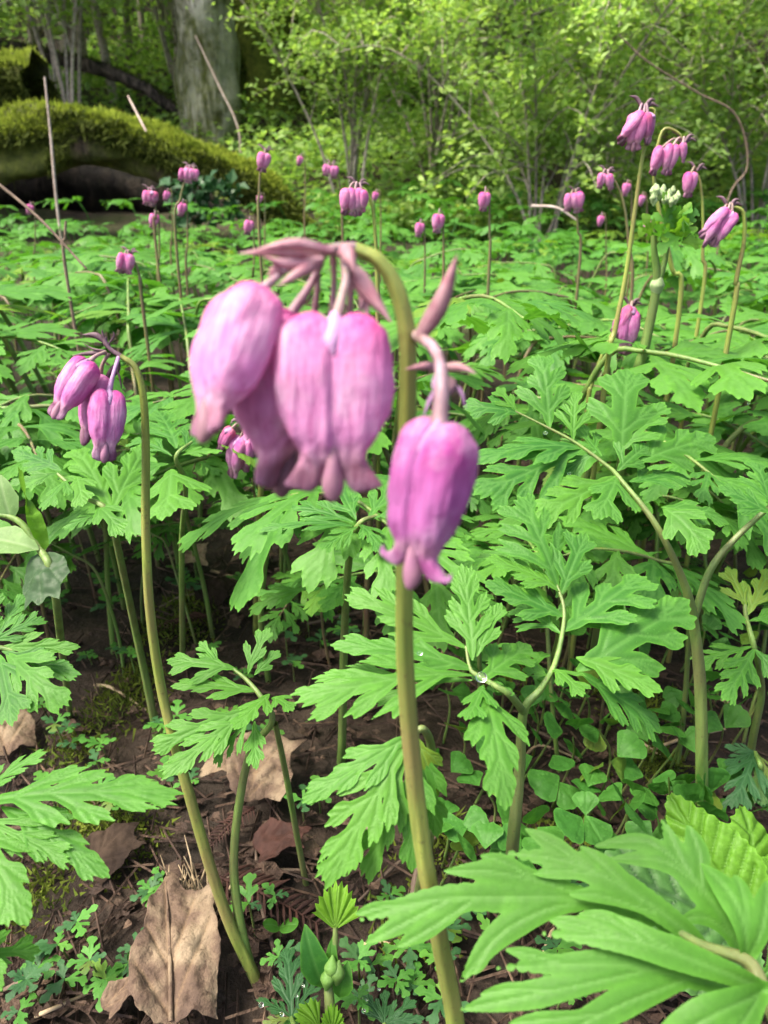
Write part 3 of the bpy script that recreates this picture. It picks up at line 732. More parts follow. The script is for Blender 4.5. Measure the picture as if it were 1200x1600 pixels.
FARP = [far_leaf(800 + i) for i in range(8)]

def field():
    rng = random.Random(31)
    pts = []
    tries = 0
    while tries < 60000 and len(pts) < 1900:
        tries += 1
        y = 0.40 + 2.75 * rng.random() ** 1.25
        x = rng.uniform(-1, 1) * (0.56 * y + 0.12)
        r = 0.044 + 0.019 * y
        if y < 0.75 and x > 0.03: r = 0.050
        if y < 0.62 and x < -0.16: r = 0.046
        if y < 0.62 and -0.16 < x < 0.02: r = 0.060          # the open floor between the stems
        if y < 0.45 and -0.14 < x < 0.05: r = max(r, 0.066)
        if any((x - a) ** 2 + (y - b) ** 2 < r * r for a, b in pts): continue
        if y > 2.5 and x < -0.35 and y > 2.75: continue
        pts.append((x, y))
    low = []
    tries = 0
    while tries < 4000 and len(low) < 95:
        tries += 1
        y = rng.uniform(0.31, 0.64); x = rng.uniform(-1, 1) * (0.52 * y + 0.05)
        if y < 0.40 and x < 0.03: continue
        if any((x - a) ** 2 + (y - b) ** 2 < 0.046 ** 2 for a, b in low): continue
        low.append((x, y))
    pts = [(x, y, 1) for x, y in pts] + [(x, y, 0) for x, y in low]
    pts.sort(key=lambda p: p[1])
    far = []
    for i, (x, y, tall) in enumerate(pts):
        g = ground(x, y); rz = rng.uniform(0, 6.283); sc = rng.uniform(0.8, 1.2) * (0.95 - 0.12 * sstep(0.8, 1.8, y)) if tall else rng.uniform(0.42, 0.72)
        if y > 0.45 and rng.random() < 0.6: rz = R(-90) + rng.gauss(0, 1.0)      # most blades lean to the light
        mw = Matrix.Translation((x, y, g)) @ Matrix.Rotation(rz, 4, 'Z') @ Matrix.Rotation(rng.gauss(0, 0.07), 4, 'X') @ Matrix.Scale(sc, 4)
        if i < 300:
            stalk, lf = PROTOS[rng.randrange(len(PROTOS))]
            t = thing('ferny_leaf_plant', 'ferny green leaf on its own stalk in the leaf carpet behind the near leaves', 'plant', (0, 0, 0), 'ferny leaves carpeting the forest floor')
            t.matrix_world = mw
            s = link('leaf_stalk', stalk, t)
            for me, m in lf:
                o = link('leaflet', me, s); o.matrix_local = m
        else:
            V, F, A = FARP[rng.randrange(len(FARP))]
            M4 = np.array(mw)
            V2 = V @ M4[:3, :3].T + M4[:3, 3]
            A = dict(A); A['rnd'] = np.full(len(V), rng.random())
            far.append((V2, F, A))
    V, F, A = merge(far)
    o = obj('leaf_carpet', V, F, MAT['leaf'], None, None, True, A)
    setp(o, 'distant carpet of ferny green leaves reaching back to the mossy log and thicket', 'leaf carpet', None, 'stuff')
    print('FIELD', len(pts), 'far tris', len(F))
field()

# ------------------------------------------------------------------ near leaves, placed one by one
class HeroLeaf:
    """one compound leaf on a tilted plane through a photo pixel: depth = d0*(1+kx*du+ky*dv)"""
    cnt = 0
    def __init__(s, label, u0, v0, d0, kx=0.0, ky=0.5, mat='leaf', name='ferny_leaf_plant', cat='plant', seed=1):
        s.u0, s.v0, s.d0, s.kx, s.ky = u0, v0, d0, kx, ky
        s.mat = MAT[mat]; s.label = label; s.rng = random.Random(seed); s.t = None; s.name = name; s.cat = cat
    def d(s, u, v): return s.d0 * (1 + s.kx * (u - s.u0) / FPX + s.ky * (s.v0 - v) / FPX)
    def p(s, u, v, dd=0.0): return P(u, v, s.d(u, v) + dd)
    def stalk(s, pts, rad, mat='stem_green', root=None):
        """pts: pixels on the leaf plane, or (u, v, depth); root: pixel on the ground"""
        q = [s.p(*a) if len(a) == 2 else P(*a) for a in pts]
        if root is not None: q = [PG(*root, -0.006)] + q
        if s.t is None:
            b = q[0].copy(); b.z = ground(b.x, b.y)
            s.t = thing(s.name, s.label, s.cat, b)
        V, F = tubeq(q, rad, n=44, seg=20, ribs=0.06)
        o = obj('leaf_stalk', V, F, MAT[mat], s.t)
        if not hasattr(s, 'main'): s.main = o
        return o
    def normal(s):
        a = s.p(s.u0 + 60, s.v0) - s.p(s.u0, s.v0); b = s.p(s.u0, s.v0 - 60) - s.p(s.u0, s.v0)
        return a.cross(b).normalized()
    def fingers(s, strokes, dd=0.0, hpx=4.5, bulge=0.0022, teeth=False):
        """a deeply cut leaflet from lobe centre lines on the leaf's own plane, gently arched over its length"""
        st = []
        for pl, r in strokes:
            n = 26; q = smooth_path([Vector((a / 100, -b / 100, 0)) for a, b in pl], n)
            t = np.linspace(0, 1, n)
            f = np.where(t < 0.5, 0.45 + 0.55 * (t / 0.5) ** 0.9, 1 - ((t - 0.5) / 0.5) ** 1.9)
            c = np.array([(a.x, a.y) for a in q]); rr_ = r / 100 * (0.72 if teeth else 1.0)
            st.append((c, rr_ * np.maximum(f, 0)))
            if teeth:
                for k_, tl in ((10, 3.4), (14, 3.0), (18, 2.5), (21, 1.9)):
                    tg = c[k_ + 1] - c[k_ - 1]; a0 = math.atan2(tg[0], tg[1])
                    for sd in (-1, 1):
                        if s.rng.random() < 0.85: st.append(stroke(c[k_ + (1 if sd > 0 else 0)], a0 + sd * R(s.rng.uniform(22, 34)), rr_ * tl * s.rng.uniform(0.8, 1.1), rr_ * 0.5, -sd * 0.3, 12))
        al = np.concatenate([c for c, _ in st]); lo, hi = al.min(0) - .5, al.max(0) + .5
        pts, T = march(lambda p: sd_strokes(st, p, 0.02)[0], lo[0], hi[0], lo[1], hi[1], hpx / 100)
        sdv, vd = sd_strokes(st, pts, 0.02, True)
        b0 = st[0][0][0]; far = np.sqrt(((pts - b0) ** 2).sum(1)); far /= far.max()
        N = np.array(tuple(s.normal())); sc = s.d0 / FPX * 100
        off = bulge * np.sin(np.pi * far ** 0.8) * 2 - 0.0025 * far ** 3 + sc * (-0.010 * np.exp(-(vd / 0.05) ** 2) + 0.06 * np.minimum(np.maximum(-sdv, 0), 0.2) + 0.02 * np.sin(pts[:, 0] * 3.1) * np.sin(pts[:, 1] * 4.3))
        W = np.array([tuple(s.p(a * 100, -b * 100, dd)) for a, b in pts]) + N[None] * off[:, None]
        return obj('leaflet', W, T, s.mat, s.main, None, True, {'vein': np.exp(-(vd / 0.04) ** 2) * 0.8, 'edge': np.exp(-np.maximum(-sdv, 0) / 0.05)})
    def leaf(s, bu, bv, tu, tv, kind=None, wd=1.0, dt=0.0, db=0.0, roll=None, arch=None, droop=None, cup=None, mat=None, up=0.35):
        r = s.rng
        B = s.p(bu, bv, db); T = s.p(tu, tv, dt)
        N = (s.normal() * (1 - up) + Vector((0, 0, 1)) * up).normalized()
        sh = HERO[HeroLeaf.cnt % len(HERO)] if kind is None else (LONG[-kind - 1] if kind < 0 else HERO[kind])
        HeroLeaf.cnt += 1
        fs, fa, fn = frame(B, T, N, r.uniform(-0.28, 0.28) if roll is None else roll)
        ar = r.uniform(0.05, 0.2) if arch is None else arch
        v = bend(sh, wd, ar, 0.0, r.uniform(0.15, 0.6) if cup is None else cup, r.uniform(-0.12, 0.12))
        if droop: v[:, 2] -= droop * (v[:, 1] ** 2 - v[:, 1])*-1
        W = v @ np.array([tuple(fs), tuple(fa), tuple(fn)]) + np.array(tuple(B))
        return obj('leaflet', W, sh.T, MAT[mat] if mat else s.mat, s.main, None, True, {'vein': sh.vein, 'edge': sh.edge})

def hero_leaves():
    # A: the big close leaf at the lower right
    A = HeroLeaf('large blurred ferny leaf with long finger lobes crossing in front of the tall flower stem', 1165, 1500, 0.142, 0.05, 0.42, 'leaf_near', seed=2)
    A.stalk([(1230, 1720, 0.15), (1225, 1620), (1190, 1540), (1165, 1500), (1100, 1478), (1050, 1450)], [0.0026, 0.0022, 0.0018, 0.0014, 0.001, 0.0007], root=(1240, 1780))
    A.fingers([([(1112, 1490), (1000, 1432), (880, 1404), (780, 1402), (690, 1404), (615, 1420), (551, 1444)], 24), ([(700, 1404), (630, 1442), (569, 1476)], 15), ([(730, 1410), (670, 1450), (617, 1482)], 15), ([(640, 1412), (590, 1418), (553, 1430)], 10), ([(960, 1420), (840, 1380), (760, 1362), (684, 1362)], 19), ([(830, 1378), (790, 1352), (744, 1336)], 13), ([(900, 1408), (835, 1424), (770, 1464), (712, 1540)], 23), ([(765, 1465), (745, 1500), (735, 1520)], 12)], 0.006)
    A.fingers([([(1100, 1482), (1046, 1442), (960, 1385), (874, 1345), (768, 1330)], 22), ([(920, 1364), (870, 1325), (820, 1291)], 14), ([(990, 1408), (945, 1365), (901, 1321)], 18), ([(930, 1370), (880, 1362), (830, 1366)], 13), ([(1010, 1425), (930, 1400), (880, 1398)], 12)], 0.002)
    A.fingers([([(1162, 1500), (1112, 1428), (1062, 1360), (1032, 1272)], 22), ([(1080, 1395), (1082, 1340), (1070, 1287)], 17), ([(1100, 1412), (1035, 1350), (944, 1341)], 15), ([(1082, 1385), (1010, 1318), (926, 1322)], 14), ([(1140, 1465), (1085, 1432), (1045, 1440)], 13)], 0.007)
    A.fingers([([(1162, 1498), (1135, 1410), (1104, 1346)], 21), ([(1164, 1498), (1178, 1430), (1193, 1374)], 20), ([(1150, 1450), (1150, 1400), (1145, 1365)], 13)], 0.001)
    A.fingers([([(1186, 1542), (1085, 1504), (980, 1470), (838, 1458)], 26), ([(960, 1465), (900, 1445), (862, 1438)], 13), ([(1000, 1475), (950, 1440), (903, 1427)], 15), ([(1060, 1495), (1000, 1462), (960, 1432)], 15)], -0.004)
    A.fingers([([(1184, 1545), (1090, 1530), (960, 1505), (870, 1506), (762, 1514)], 23), ([(880, 1506), (830, 1492), (786, 1483)], 11), ([(1000, 1512), (890, 1538), (800, 1560), (716, 1582)], 23), ([(860, 1545), (800, 1545), (750, 1555)], 11), ([(1060, 1526), (960, 1565), (840, 1630)], 26), ([(930, 1580), (850, 1590), (790, 1600)], 13)], 0.000)
    A.fingers([([(1190, 1548), (1090, 1585), (1010, 1660)], 36), ([(1180, 1555), (1130, 1610), (1100, 1670)], 30)], -0.008)
    A.leaf(1185, 1530, 1260, 1440, 5, 0.8)
    # B + C: the pair of leaves on one stalk in the middle
    C = HeroLeaf('pair of upright ferny leaves on a forked stalk beside the tall flower stem', 880, 987, 0.235, 0.1, 0.55, 'leaf', seed=5)
    C.stalk([(800, 1330, 0.245), (812, 1200, 0.232), (818, 1112, 0.224), (844, 1077), (866, 1040), (879, 987), (881, 950), (870, 915), (845, 860)], [0.0021, 0.0020, 0.0016, 0.0012, 0.0009, 0.0008, 0.0006, 0.0005, 0.0003], root=(790, 1440))
    for a in [(872, 920, 797, 775, 4, 1.0), (877, 925, 908, 828, 3, 1.0), (876, 925, 757, 868, 2, .9), (877, 962, 753, 910, 1, .9), (880, 985, 1022, 905, 0, 1.05), (905, 1045, 1087, 942, 7, .85), (902, 1028, 1038, 1080, 1, .95, -0.004), (908, 1052, 1036, 1142, 6, .95, 0.012), (862, 1046, 918, 1088, 3, 1.1, -0.008), (856, 1056, 815, 1045, 9, 1.0), (850, 1050, 775, 1005, 10, 1.1, 0.02), (880, 985, 945, 945, 11, 1.0, 0.01), (876, 990, 800, 945, 4, .9, 0.015)]:
        C.leaf(*a[:4], kind=a[4], wd=a[5] * 1.15, dt=a[6] if len(a) > 6 else 0)
    B = HeroLeaf('broad ferny leaf with a water drop at its centre, behind the tall flower stem', 752, 1059, 0.208, 0.05, 0.6, 'leaf_bright', seed=7)
    B.stalk([(818, 1112, 0.224), (795, 1085), (752, 1059), (735, 1045), (728, 1010)], [0.0012, 0.0009, 0.0007, 0.0005, 0.0004], root=None)
    for a in [(738, 1030, 728, 878, 2, .85), (745, 1025, 778, 938, 3, .9), (728, 1012, 538, 922, 0, .62), (735, 1045, 512, 1010, 1, .70), (735, 1055, 456, 1112, 4, .62, -0.006), (755, 1072, 735, 1128, 3, 1.0, -0.01), (760, 1066, 806, 1084, 5, .9), (755, 1078, 792, 1272, 1, .85, -0.012), (735, 1062, 480, 1068, 10, .5, 0.012), (750, 1062, 835, 1010, 7, .9, 0.015)]:
        B.leaf(*a[:4], kind=a[4], wd=a[5], dt=a[6] if len(a) > 6 else 0)
    B2 = HeroLeaf('drooping ferny leaf hanging behind the tall flower stem above the bare floor', 640, 1160, 0.192, 0.0, 0.25, 'leaf_bright', seed=9)
    B2.stalk([(672, 1300, 0.225), (675, 1180, 0.205), (662, 1140), (645, 1150), (632, 1175)], [0.0016, 0.0014, 0.0011, 0.0008, 0.0006], root=(640, 1440))
    for a in [(640, 1150, 470, 1258, 1, .7), (634, 1165, 497, 1388, 2, .75), (634, 1170, 570, 1384, 7, .55, 0.004), (642, 1172, 645, 1366, 1, .72, 0.004), (650, 1152, 686, 1248, 5, .9, 0.008), (652, 1160, 690, 1310, 11, .7, 0.010)]:
        B2.leaf(*a[:4], kind=a[4], wd=a[5], dt=a[6] if len(a) > 6 else 0, roll=0.0)
    # D: big leaf at the right
    D = HeroLeaf('tall ferny leaf with an upright tip on a thick forked stalk above rounded leaves', 967, 746, 0.285, 0.05, 0.5, 'leaf', seed=11)
    D.stalk([(1096, 1290, 0.335), (1095, 1100, 0.315), (1086, 990, 0.30), (1070, 915, 0.288), (1025, 820), (967, 746), (950, 729), (900, 692), (854, 667), (804, 642)], [0.0027, 0.0026, 0.0024, 0.0020, 0.0013, 0.0009, 0.0008, 0.0006, 0.0005, 0.0003], root=(1094, 1345))
    D.stalk([(1084, 965, 0.296), (1110, 890, 0.292), (1150, 840, 0.29), (1215, 780, 0.29)], [0.0016, 0.0014, 0.0012, 0.0009])
    for a in [(858, 668, 848, 552, 0, .9), (895, 690, 892, 610, 4, .8), (806, 643, 772, 606, 3, 1.1), (808, 645, 722, 640, 5, 1.0), (905, 700, 731, 728, 1, .75), (908, 702, 742, 785, 4, .7, -0.006), (960, 745, 832, 818, 6, .75, -0.004), (962, 748, 938, 818, 3, 1.0, -0.01), (970, 700, 968, 572, 5, 1.15), (965, 735, 1008, 690, 3, 1.2), (968, 705, 1044, 628, 7, .7), (940, 712, 880, 655, 10, .9, 0.01), (1038, 795, 1112, 862, 5, 1.1, -0.008), (1000, 720, 1118, 682, 1, .9, 0.01), (1036, 792, 1140, 815, 11, .85, 0.004), (985, 752, 1075, 745, 0, .85, 0.012), (1200, 800, 1120, 760, 1, 1., 0), (1205, 790, 1180, 720, 0, 1., 0.01), (1210, 785, 1300, 760, 2, 1., 0), (930, 705, 850, 760, 8, .7, 0.012)]:
        D.leaf(*a[:4], kind=a[4], wd=a[5] * 1.25, dt=a[6] if len(a) > 6 else 0)
    # E: bright leaf entering at the lower left
    E = HeroLeaf('bright ferny leaf spreading flat over the mossy floor beside the large tan dead leaf', 0, 1255, 0.195, 0.05, 0.55, 'leaf_bright', seed=13)
    E.stalk([(-110, 1420, 0.22), (-90, 1320), (-40, 1262), (0, 1252), (40, 1246)], [0.002, 0.0018, 0.0014, 0.001, 0.0007], root=(-120, 1560))
    for a in [(-30, 1256, 292, 1250, 2, .62), (5, 1262, 176, 1372, 1, .72), (-40, 1275, 118, 1342, 4, .5, -0.002), (-40, 1292, 48, 1448, 1, .95, -0.004), (-50, 1250, 76, 1172, 6, .7), (-60, 1500, 66, 1478, 3, .8, 0.01), (-50, 1440, 10, 1545, 5, .8, 0.0)]:
        E.leaf(*a[:4], kind=a[4], wd=a[5], dt=a[6] if len(a) > 6 else 0)
    # F: left edge
    Fl = HeroLeaf('ferny leaf with drooping lobes below the curled pale leaf', -10, 1015, 0.262, 0.05, 0.5, 'leaf', seed=15)
    Fl.stalk([(-70, 1200, 0.29), (-60, 1080), (-35, 1020), (-5, 1012), (20, 1016)], [0.002, 0.0018, 0.0014, 0.001, 0.0006], root=(-70, 1330))
    for a in [(0, 1012, 128, 1010, 1, .7), (5, 1018, 127, 1060, 2, .7), (10, 1020, 104, 1112, 0, .9, -0.006), (0, 1025, 30, 1132, 3, .9, -0.008), (-20, 1010, 70, 960, 4, .8), (-30, 1015, -10, 920, 5, .9), (-10, 1000, 40, 925, 6, .8, 0.008)]:
        Fl.leaf(*a[:4], kind=a[4], wd=a[5], dt=a[6] if len(a) > 6 else 0)
    # G: small leaf left of centre
    Gl = HeroLeaf('small bright ferny leaf on a curved stalk crossing the thin flower stem', 400, 1085, 0.272, 0.0, 0.5, 'leaf_bright', seed=17)
    Gl.stalk([(375, 1440, 0.296), (366, 1330, 0.288), (388, 1185, 0.278), (425, 1128, 0.272), (410, 1092), (385, 1062), (360, 1042)], [0.0018, 0.0018, 0.0016, 0.0013, 0.001, 0.0008, 0.0005], root=(402, 1535))
    Gl.stalk([(465, 1310, 0.33), (445, 1200, 0.30), (430, 1130, 0.275)], [0.0014, 0.0013, 0.001], root=(480, 1380))
    for a in [(368, 1046, 256, 1038, 3, .9), (398, 1080, 264, 1074, 1, .72), (388, 1108, 232, 1168, 0, .75), (385, 1118, 246, 1216, 2, .7, -0.004), (388, 1052, 418, 978, 3, .9), (398, 1054, 436, 1014, 5, .9), (420, 1085, 366, 1142, 1, 1.1, -0.012), (398, 1128, 398, 1205, 9, .8, -0.006), (345, 1040, 308, 1004, 3, .9), (395, 1120, 335, 1200, 10, .8, 0.006), (425, 1090, 462, 1110, 5, 1.1, -0.008)]:
        Gl.leaf(*a[:4], kind=a[4], wd=a[5], dt=a[6] if len(a) > 6 else 0)
    # H: leaf below the heart flowers
    H = HeroLeaf('ferny leaf with a level left tip under the heart flowers', 555, 815, 0.30, 0.0, 0.75, 'leaf', seed=19)
    H.stalk([(535, 1150, 0.40), (538, 1000, 0.36), (546, 870, 0.315), (560, 820), (590, 805)], [0.0024, 0.0022, 0.0017, 0.0012, 0.0007], root=(532, 1190))
    for a in [(548, 822, 400, 832, 1, .5), (550, 815, 440, 795, 0, .7, 0.01), (556, 812, 520, 750, 3, .9, 0.01), (575, 810, 640, 740, 0, .8, 0.01), (560, 822, 500, 862, 4, .7, -0.006), (580, 812, 660, 800, 2, .7), (560, 818, 600, 870, 1, .8, -0.01)]:
        H.leaf(*a[:4], kind=a[4], wd=a[5], dt=a[6] if len(a) > 6 else 0)
    # J: right edge
    J = HeroLeaf('shaded ferny leaf on a pale stalk behind the thick forked stalk', 1160, 1000, 0.33, 0.0, 0.6, 'leaf', seed=21)
    J.stalk([(1175, 1160, 0.37), (1190, 1080, 0.35), (1178, 1010), (1165, 960), (1165, 920)], [0.002, 0.0018, 0.0013, 0.001, 0.0006], root=(1165, 1255))
    for a in [(1166, 950, 1130, 885, 3, 1.), (1168, 960, 1210, 890, 0, 1.), (1168, 985, 1090, 945, 1, .8), (1175, 1010, 1085, 1040, 4, .8), (1178, 1015, 1130, 1100, 6, .8, -0.01), (1180, 1015, 1240, 1090, 1, .9), (1172, 970, 1250, 960, 2, .9)]:
        J.leaf(*a[:4], kind=a[4], wd=a[5], dt=a[6] if len(a) > 6 else 0)
    # K: mid left leaf with hanging fans around (260,740)
    K = HeroLeaf('ferny leaf with hanging fan-shaped leaflets behind the thin flower stem', 190, 770, 0.31, 0.05, 0.7, 'leaf', seed=23)
    K.stalk([(240, 1120, 0.43), (215, 1000, 0.40), (185, 860, 0.335), (170, 800), (130, 775), (90, 740)], [0.0024, 0.0022, 0.0018, 0.0013, 0.001, 0.0006], root=(245, 1155))
    for a in [(110, 750, 70, 800, 3, 1.1, -0.005), (120, 745, 135, 790, 5, 1.1, -0.008), (90, 740, 10, 760, 1, .8), (95, 735, 20, 700, 2, .8, 0.01), (150, 790, 198, 835, 5, .9, -0.008), (172, 795, 120, 700, 0, .8, 0.02), (178, 790, 230, 690, 1, .8, 0.02), (165, 800, 100, 830, 4, .7, -0.004)]:
        K.leaf(*a[:4], kind=a[4], wd=a[5], dt=a[6] if len(a) > 6 else 0)
    L = HeroLeaf('ferny leaf with one hanging lobed leaflet beside the thin flower stem', 265, 720, 0.335, 0.0, 0.8, 'leaf', seed=29)
    L.stalk([(285, 1010, 0.46), (284, 850, 0.40), (290, 760, 0.355), (275, 715), (300, 690)], [0.0018, 0.0017, 0.0013, 0.001, 0.0006], root=(282, 1025))
    for a in [(268, 735, 268, 812, 3, 1.3, -0.014), (262, 725, 185, 745, 5, 1., -0.005), (280, 712, 350, 705, 1, .9), (285, 705, 330, 660, 0, .9, 0.01), (275, 700, 250, 640, 2, 1., 0.02), (268, 712, 200, 690, 4, .8, 0.01)]:
        L.leaf(*a[:4], kind=a[4], wd=a[5], dt=a[6] if len(a) > 6 else 0)
    # blue-green leaves low on the floor
    for i, (lb, bu, bv, dd, tips) in enumerate([
        ('dark blue-green ferny leaf with water drops beside the lime bud', 455, 1590, 0.27, [(452, 1478), (400, 1560), (500, 1520), (408, 1600), (490, 1575)]),
        ('dark blue-green ferny leaf flat on the floor under the big blurred leaf', 600, 1600, 0.27, [(560, 1540), (650, 1560), (600, 1545), (665, 1590)]),
        ('dark drooping ferny leaf among the rounded clover-like leaves', 1180, 1175, 0.34, [(1130, 1195), (1150, 1270), (1185, 1260), (1130, 1165), (1210, 1230)])]):
        Q = HeroLeaf(lb, bu, bv, dd, 0.0, 0.9, 'leaf_dark', seed=40 + i)
        Q.stalk([(bu + 10, bv + 30), (bu, bv)], [0.0012, 0.0008], root=(bu + 18, bv + 60))
        for k, (u, v) in enumerate(tips): Q.leaf(bu, bv, u, v, kind=(k * 2 + i) % 6, wd=0.8)
hero_leaves()

# ------------------------------------------------------------------ flowers
def resamp(tab, n):
    tab = np.array(tab); s = np.linspace(0, len(tab) - 1, n)
    pts = smooth_path([Vector(tuple(r[:3])) for r in tab], n); b = smooth_path([Vector((r[3], 0, 0)) for r in tab], n)
    return np.array([(p.x, p.y, p.z, q.x) for p, q in zip(pts, b)])
LOBE = [(0.0, .12, .14, .006), (-.014, .07, .195, .06), (-.05, .022, .258, .11), (-.115, -.04, .318, .15), (-.22, -.072, .338, .170), (-.37, -.075, .336, .170), (-.52, -.065, .312, .150), (-.635, -.05, .268, .12), (-.705, -.03, .222, .09), (-.755, -.005, .195, .066),
        (-.80, .028, .205, .048), (-.86, .055, .248, .038), (-.92, .075, .275, .032), (-.965, .11, .268, .022), (-.985, .16, .225, .004)]
def lobe_geo(sd, nr, ns, rng, slim=1.0, thick=1.0, flare=1.0):
    tb = resamp(LOBE, nr)
    V, al, stn = [], [], []
    for i, (z, xi, xo, b) in enumerate(tb):
        f = i / (nr - 1)
        tipk = max(0, (f - 0.62) / 0.38)
        cx = (xi + xo) / 2 * (1 if f < 0.62 else 1 + (flare - 1) * tipk); a = (xo - xi) / 2
        cy = 0.0
        lift = 0.06 * tipk ** 2 * flare
        for k in range(ns):
            th = 2 * math.pi * k / ns
            ca, sa = math.cos(th), math.sin(th)
            ex = 0.82                                          # slightly boxy cross-section
            px = cx + a * math.copysign(abs(ca) ** ex, ca); py = cy + b * thick * math.copysign(abs(sa) ** ex, sa)
            nzz = mnoise.noise((px * 7, z * 4, rng * 2.0))
            rid = 0.020 * math.exp(-((px - 0.045) / 0.03) ** 2) * max(0, 1 - abs(f - 0.4) / 0.35) + 0.020 * math.sin(px * 34 + sd + 2.5 * f + 1.5 * nzz) * max(0, 1 - abs(f - 0.5) / 0.4)
            py += math.copysign(rid, py) if abs(py) > 0.02 else 0
            pz = z + (lift * (px / 0.25 if px > 0 else 0))
            nz = mnoise.noise((px * 5 + sd * 3, py * 5, pz * 5 + rng))
            w_ = 1 + 0.09 * nz + 0.045 * mnoise.noise((px * 16, py * 16, pz * 9 + rng * 3)) * (1 + 2 * max(0, 1 - abs(f - 0.62) / 0.15))
            V.append((sd * px * slim * w_, py * w_, pz)); al.append(f)
            inner = max(0, 1 - abs(px) / 0.10); top = max(0, 1 - abs(z + 0.02) / 0.30)
            stn.append(min(1, 1.1 * inner * top + 0.25 * max(0, (f - 0.7) / 0.3)))
    F = [(i * ns + k, i * ns + (k + 1) % ns, (i + 1) * ns + (k + 1) % ns, (i + 1) * ns + k) for i in range(nr - 1) for k in range(ns)]
    if sd > 0: F = [f[::-1] for f in F]
    return np.array(V, np.float32), np.array(F), {'along': al, 'stain': stn}
def inner_geo(nr=20, ns=10):
    tb = [(-.42, .02, .02), (-.6, .05, .07), (-.72, .055, .075), (-.80, .05, .085), (-.88, .068, .075), (-.94, .06, .055), (-.985, .03, .03), (-1.0, .004, .004)]
    T = resamp([(a, b, c, 0) for a, b, c in tb], nr)
    V = [(r[1] * math.cos(2 * math.pi * k / ns), r[2] * math.sin(2 * math.pi * k / ns) , r[0]) for r in T for k in range(ns)]
    F = [(i * ns + k, (i + 1) * ns + k, (i + 1) * ns + (k + 1) % ns, i * ns + (k + 1) % ns) for i in range(nr - 1) for k in range(ns)]
    return np.array(V, np.float32), np.array(F)
def sepal_geo(sd, ns=8):                                       # small purple flap at the cleft
    V, F = [], []
    n = 9
    for i in range(n):
        f = i / (n - 1); wd = 0.055 * math.sin(math.pi * min(1, 0.12 + f * 0.88)) + 0.004
        for k in range(5):
            q = (k - 2) / 2
            V.append((q * wd * 1.25 + 0.012 * math.sin(f * 7), sd * (0.045 + 0.115 * math.sin(min(1, f * 1.25) * 1.5) - 0.035 * q * q), 0.0 - 0.22 * f - 0.02 * q * q))
    for i in range(n - 1):
        for k in range(4): F.append((i * 5 + k, i * 5 + k + 1, (i + 1) * 5 + k + 1, (i + 1) * 5 + k))
    return np.array(V, np.float32), np.array(F)
FL = {}
def flower_meshes(key, nr, ns, mat, slim, thick, flare, seed):
    d = {}
    for sd in (-1, 1):
        V, F, A = lobe_geo(sd, nr, ns, seed, slim, thick, flare)
        d[sd] = mesh_data('outer_petal', V, F, MAT[mat], True, A)
    V, F = inner_geo(max(9, nr // 2), max(6, ns // 2))
    d[0] = mesh_data('flower', V, F, MAT['inner'])
    d['s'] = [mesh_data('sepal', *sepal_geo(q), MAT['sepal']) for q in (-1, 1)] if nr > 20 else []
    FL[key] = d
flower_meshes('big', 56, 40, 'petal', 1.0, 0.85, 1.12, 1)
flower_meshes('big2', 56, 40, 'petal', 0.92, 1.2, 1.0, 2)
flower_meshes('mauve', 56, 40, 'petal_mauve', 0.84, 1.1, 1.9, 3)
flower_meshes('mid', 30, 20, 'petal_mid', 0.72, 0.95, 0.5, 4)
flower_meshes('mid2', 30, 20, 'petal_mid', 0.70, 0.95, 0.45, 5)
flower_meshes('far', 16, 12, 'petal_far', 0.80, 1.0, 0.8, 6)
flower_meshes('wilt', 26, 18, 'petal_wilt', 0.5, 0.7, 0.3, 7)
def add_flower(plant, key, top, bot, turn, hint=Vector((1, 0, 0)), ped=None, prad=0.0006, pmat='stem_mauve', wide=1.0):
    d = FL[key]
    ax = top - bot; L = ax.length; z = ax / L
    x = hint - z * hint.dot(z); x.normalize(); x = Matrix.Rotation(turn, 3, z) @ x
    y = z.cross(x)
    m = Matrix.Identity(4)
    off = Vector((0, 0, 0)); p = plant
    off = plant.location
    for i in range(3): m[i][0], m[i][1], m[i][2], m[i][3] = x[i] * L * wide, y[i] * L * wide, z[i] * L, top[i] - off[i]
    f = link('flower', d[0], plant); f.matrix_local = m
    for sd in (-1, 1): link('outer_petal', d[sd], f)
    for s in d['s']: link('sepal', s, f)
    if ped:
        mi = (Matrix.Translation(off) @ m).inverted()
        V, F = tubeq(list(ped) + [top - z * L * 0.07], [prad, prad * 0.9, prad * 1.5], n=18, seg=8)
        V = [mi @ Vector(tuple(v)) for v in V]
        link('pedicel', mesh_data('pedicel', [tuple(v) for v in V], F, MAT[pmat]), f)
    return f
def bract(parent, a, mid, b, wd, mat='bract', n=14):
    """narrow pointed leaf of the flower head, with thickness and a keel"""
    path = smooth_path([a, mid, b], n)
    V, F = [], []
    for i, p in enumerate(path):
        f = i / (n - 1); t = (path[min(i + 1, n - 1)] - path[max(i - 1, 0)]).normalized()
        s = t.cross((CAMV - p).normalized()).normalized(); k = s.cross(t)
        ww = wd * (math.sin(math.pi * (0.1 + 0.9 * f) ** 0.8) ** 0.9 + 0.02)
        for q, hgt in ((-1, 0.25), (0, 0.0), (1, 0.25), (0, -0.3)):
            V.append(p + s * ww * q + k * ww * hgt)
    for i in range(n - 1):
        for q in range(4): F.append((i * 4 + q, i * 4 + (q + 1) % 4, (i + 1) * 4 + (q + 1) % 4, (i + 1) * 4 + q))
    return obj('bract', [tuple(v) for v in V], np.array(F), MAT[mat], parent)

